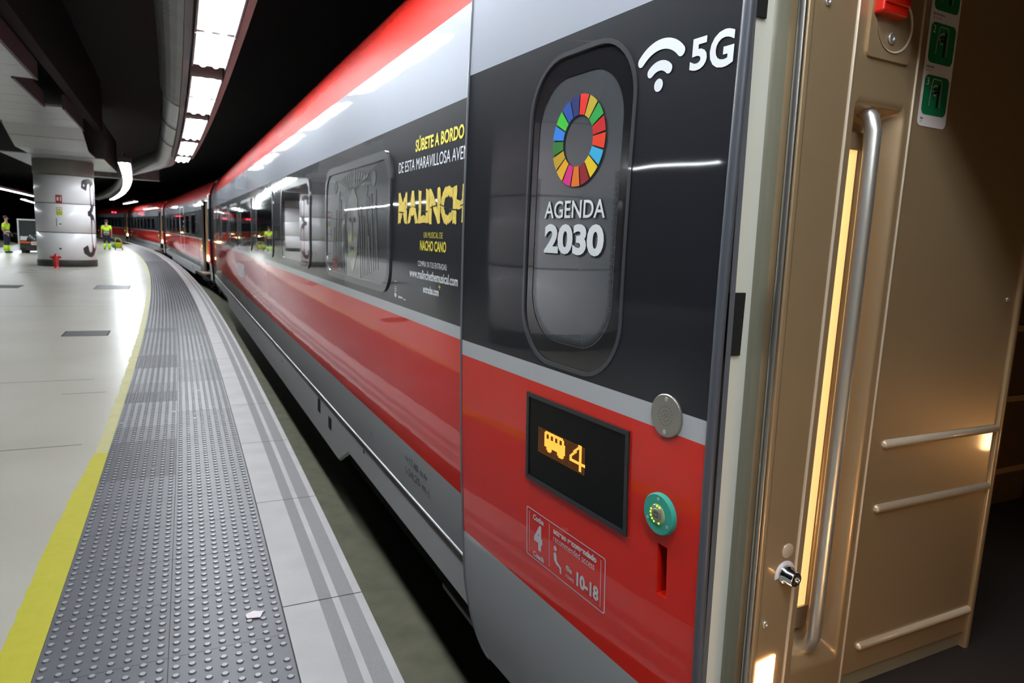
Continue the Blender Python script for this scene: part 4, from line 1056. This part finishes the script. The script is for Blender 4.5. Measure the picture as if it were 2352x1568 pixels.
# recess panel as a height field
b = MB(); rows = []
def rec(x, z):
    # signed distance to the rounded recess
    cx0, cx1 = 1.412, 1.598; z0, z1 = .515, 1.955
    zc = z
    dx = max(cx0 + .03 - x, x - (cx1 - .03), 0); dz = max(z0 + .03 - z, z - (z1 - .03), 0)
    d = math.hypot(dx, dz) - .03
    inside = -max(cx0 - x, x - cx1, z0 - z, z - z1)
    if d > 0 or inside <= 0: return 0.0
    dl = x - cx0; dr_ = cx1 - x; dt = z1 - z; db = z - z0
    def wall(t, w_): t = max(0, min(1, t / w_)); return t * t * (3 - 2 * t)
    return .075 * min(wall(dl, .03), wall(dr_, .06), wall(dt, .03), wall(db, .09))
xs = [1.394 + (1.614 - 1.394) * k / 66 for k in range(67)]
zs = [.40 + (2.5 - .40) * k / 210 for k in range(211)]
for z in zs: rows.append([(x, YJ + rec(x, z), z) for x in xs])
b.grid(rows, 0, True)
b.grid([[(1.394, YJ + .05, z), (1.392, YJ - .002, z), (1.394, YJ, z)] for z in (.4, 2.5)], 0, False)
rp = b.build('handrail_recess_panel', 'gold', car)
b = MB()
for x_ in (1.391, 1.618):
    b.grid([[(x_ - .003, YJ + .01, z), (x_ - .002, YJ - .003, z), (x_ + .002, YJ - .003, z), (x_ + .003, YJ + .01, z)] for z in (.4, 1.5, 2.5)], 0, True)
b.build('panel_bead', 'gold_light', car)
# lit strip inside the recess
b = MB(); b.box(1.486, 1.516, YJ + .058, YJ + .068, .66, 1.858); b.build('light_strip', 'warmstrip', rp)
for z0, z1 in ((1.858, 1.90), (.60, .66)):
    b = MB(); b.box(1.478, 1.524, YJ + .052, YJ + .078, z0, z1); b.build('strip_end_cap', 'gold', rp)
# grab rail
b = MB(); n_ = 20; pts = []
cl = [(1.493, YJ + .055, .545), (1.493, YJ + .030, .556), (1.492, YJ + .012, .575), (1.492, YJ + .003, .605)] + [(1.492, YJ + .002, .70 + .2 * k) for k in range(6)] + [(1.492, YJ + .003, 1.895), (1.492, YJ + .012, 1.925), (1.493, YJ + .030, 1.945), (1.493, YJ + .055, 1.956)]
rows = []
for i, p in enumerate(cl):
    d_ = (Vector(cl[min(i + 1, len(cl) - 1)]) - Vector(cl[max(i - 1, 0)])).normalized(); u_ = Vector((1, 0, 0)); v_ = d_.cross(u_).normalized()
    rows.append([tuple(Vector(p) + (u_ * math.cos(math.pi * k / 16) + v_ * math.sin(math.pi * k / 16)) * .0185) for k in range(32)])
b.grid(rows, 0, True, True)
gr_ = b.build('grab_rail', 'steel', car); gr_['label'] = 'brushed steel grab rail in the lit recess'
# emergency handle plate
pl_ = empty('emergency_handle', parent=car)
def js(x, z, o_): return jamb(x, z, o_)
o = lay('plate', fill2d(rrect(1.427, 1.577, 2.055, 2.42, .012)), js, .006, 'gold', pl_, 0, .006, outlines=[rrect(1.427, 1.577, 2.055, 2.42, .012)])
b = MB(); b.lathe([(.058, -.003), (.061, -.001), (.063, .0)], n=40); o = b.build('plate_dimple', 'gold_light', pl_); o.rotation_euler = (math.pi / 2, 0, 0); o.location = (1.510, YJ - .0085, 2.135)
b = MB(); b.box(1.432, 1.522, YJ - .030, YJ - .004, 2.145, 2.40); o = b.build('pull_handle', 'redplastic', pl_, .006); o['label'] = 'red pull handle'
b = MB(); b.box(1.436, 1.518, YJ - .036, YJ - .028, 2.165, 2.20); b.build('handle_lip', 'redplastic', pl_, .003)
def screw(x, z, r_=.011, parent=car):
    b_ = MB(); b_.lathe([(0, .0), (r_, .0), (r_ * .9, .003), (r_ * .45, .0045), (r_ * .4, .002), (0, .002)], n=24)
    o_ = b_.build('screw', 'steel', parent); o_.rotation_euler = (math.pi / 2, 0, 0); o_.location = (x, YJ - .0005, z); return o_
s_ = screw(1.502, 2.103, .013, pl_); s_.location.y = YJ - .0075
screw(1.288, 2.146, .010); screw(1.302 + .0, .683, .010); screw(2.152, 1.498, .008)
# lock
b = MB(); b.lathe([(0, 0), (.019, 0), (.019, .002), (.017, .003), (0, .003)], n=32); o = b.build('blanking_cap', 'gold_light', car); o.rotation_euler = (math.pi / 2, 0, 0); o.location = (1.353, YJ - .0005, .869); o['label'] = 'small round pale cap above the lock'
lk = empty('lock', (1.352, YJ, .808), parent=car); lk['label'] = 'chrome key lock on a white round label'
b = MB(); b.lathe([(0, 0), (.034, 0), (.034, .001), (0, .001)], n=32, a0=math.radians(-10), a1=math.radians(200)); o = b.build('label_disc', 'stickerwhite', lk); o.rotation_euler = (math.pi / 2, 0, 0)
b = MB(); b.lathe([(.024, 0), (.024, .012), (.019, .014), (.019, .034), (.017, .036), (.009, .036), (.008, .030), (0, .030)], n=32); o = b.build('lock_cylinder', 'chrome', lk); o.rotation_euler = (math.pi / 2, 0, 0); o.location = (0, -.001, 0)
# lamp in the post
lo = [(1.288, .46), (1.350, .46), (1.350, .588), (1.289, .578)]
o = lay('post_lamp', fill2d(lo), js, .002, 'warmlamp', post, 0); o['label'] = 'lit warm step lamp'
# right hand panel
b = MB(); b.box(1.624, 2.192, YJ, YJ + .03, .455, 2.5); wpn = b.build('vestibule_panel', 'gold', car); wpn['label'] = 'champagne vestibule wall panel with three rubbing strips'
b = MB(); b.box(1.40, 2.215, YJ + .012, YJ + .04, .40, .455); b.build('skirting', 'olive', car)
cpb = MB(); rows = []
for z in (.40, 2.5): rows.append([(2.196, YJ + .02, z), (2.196, YJ - .004, z), (2.199, YJ - .008, z), (2.206, YJ - .010, z), (2.222, YJ - .006, z), (2.230, YJ + .004, z), (2.232, YJ + .12, z)])
cpb.grid(rows, 0, True); cpb.build('corner_profile', 'gold', car)
b = MB(); b.box(2.20, 2.228, YJ + .1, 4.5, .40, 2.5); b.build('side_partition', 'interior', car)
for z_ in (1.112, .932, .530):
    b = MB(); b.tube((1.681, YJ, z_), (2.190, YJ, z_), .012, 16); b.sphere((1.681, YJ, z_), .012, 16); b.sphere((2.190, YJ, z_), .012, 16); b.build('rubbing_strip', 'gold_light', wpn)
# instruction sticker
stk = lay('instruction_sticker', fill2d(rrect(1.641, 1.755, 1.927, 2.48, .014)), js, .0012, 'stickerwhite', car, 0); stk['label'] = 'white instruction sticker with green pictograms'
for zt, num, words, w2_ in ((2.29, '1', 'tirar de la palanca', 'pull the handle'), (2.169, '2', 'empuje hacia', 'push back'), (2.048, '3', 'tirar', 'pull')):
    x0, x1, z0, z1 = 1.650, 1.747, zt - .093, zt
    lay('pictogram_field', fill2d(rrect(x0, x1, z0, z1, .014)), js, .002, 'green', stk, 0)
    text('pictogram_number', num, x0 + .007, x0 + .017, z1 - .024, z1 - .007, js, .0025, 'stickerwhite', stk)
    ring = merge2d([bar(x0 + .026, z0 + .022, x0 + .030, z1 - .016, .0016), bar(x0 + .068, z0 + .022, x0 + .068, z1 - .014, .0016), bar(x0 + .034, z1 - .008, x0 + .064, z1 - .008, .0016), bar(x0 + .030, z1 - .016, x0 + .034, z1 - .008, .0016), bar(x0 + .064, z1 - .008, x0 + .068, z1 - .014, .0016), fill2d(arc(x0 + .047, z1 - .034, .012, .0022, 60 * q, 280 * q))])
    lay('pictogram_outline', ring, js, .0025, 'stickerwhite', stk, 0)
    fg = merge2d([disc2d(x0 + .059, z1 - .024, .0055, 14), bar(x0 + .058, z1 - .032, x0 + .058, z0 + .022, .008), bar(x0 + .036, z1 - .042, x0 + .058, z1 - .036, .005), bar(x0 + .034, z1 - .032, x0 + .054, z1 - .030, .004)])
    lay('pictogram_figure', fg, js, .0025, 'black', stk, 0)
    text('sticker_lettering', words, x0, x0 + .0045 * len(words) * .55, z0 - .013, z0 - .0065, js, .002, 'letter_dark', stk, .02)
    text('sticker_lettering', w2_, x0, x0 + .0042 * len(w2_) * .55, z0 - .021, z0 - .0155, js, .002, 'fixture', stk)

# red signal lamps far away, beside the train
e = empty('signal_lamp', (cx_(0.4, 75), 75, 2.6)); tag(e, 'small red signal light far away beside the train', 'signal')
b = MB(); b.box(-.25, .25, 0, .2, -.14, .14); b.build('housing', 'dark', e)
for sx in (-.12, .12):
    b = MB(); b.tube((sx, -.03, 0), (sx, .0, 0), .08, 14); b.build('lens', 'redlight', e)
b = MB(); b.tube((0, .1, .14), (0, .1, 3.6), .03, 8); b.build('hanger', 'dark', e)
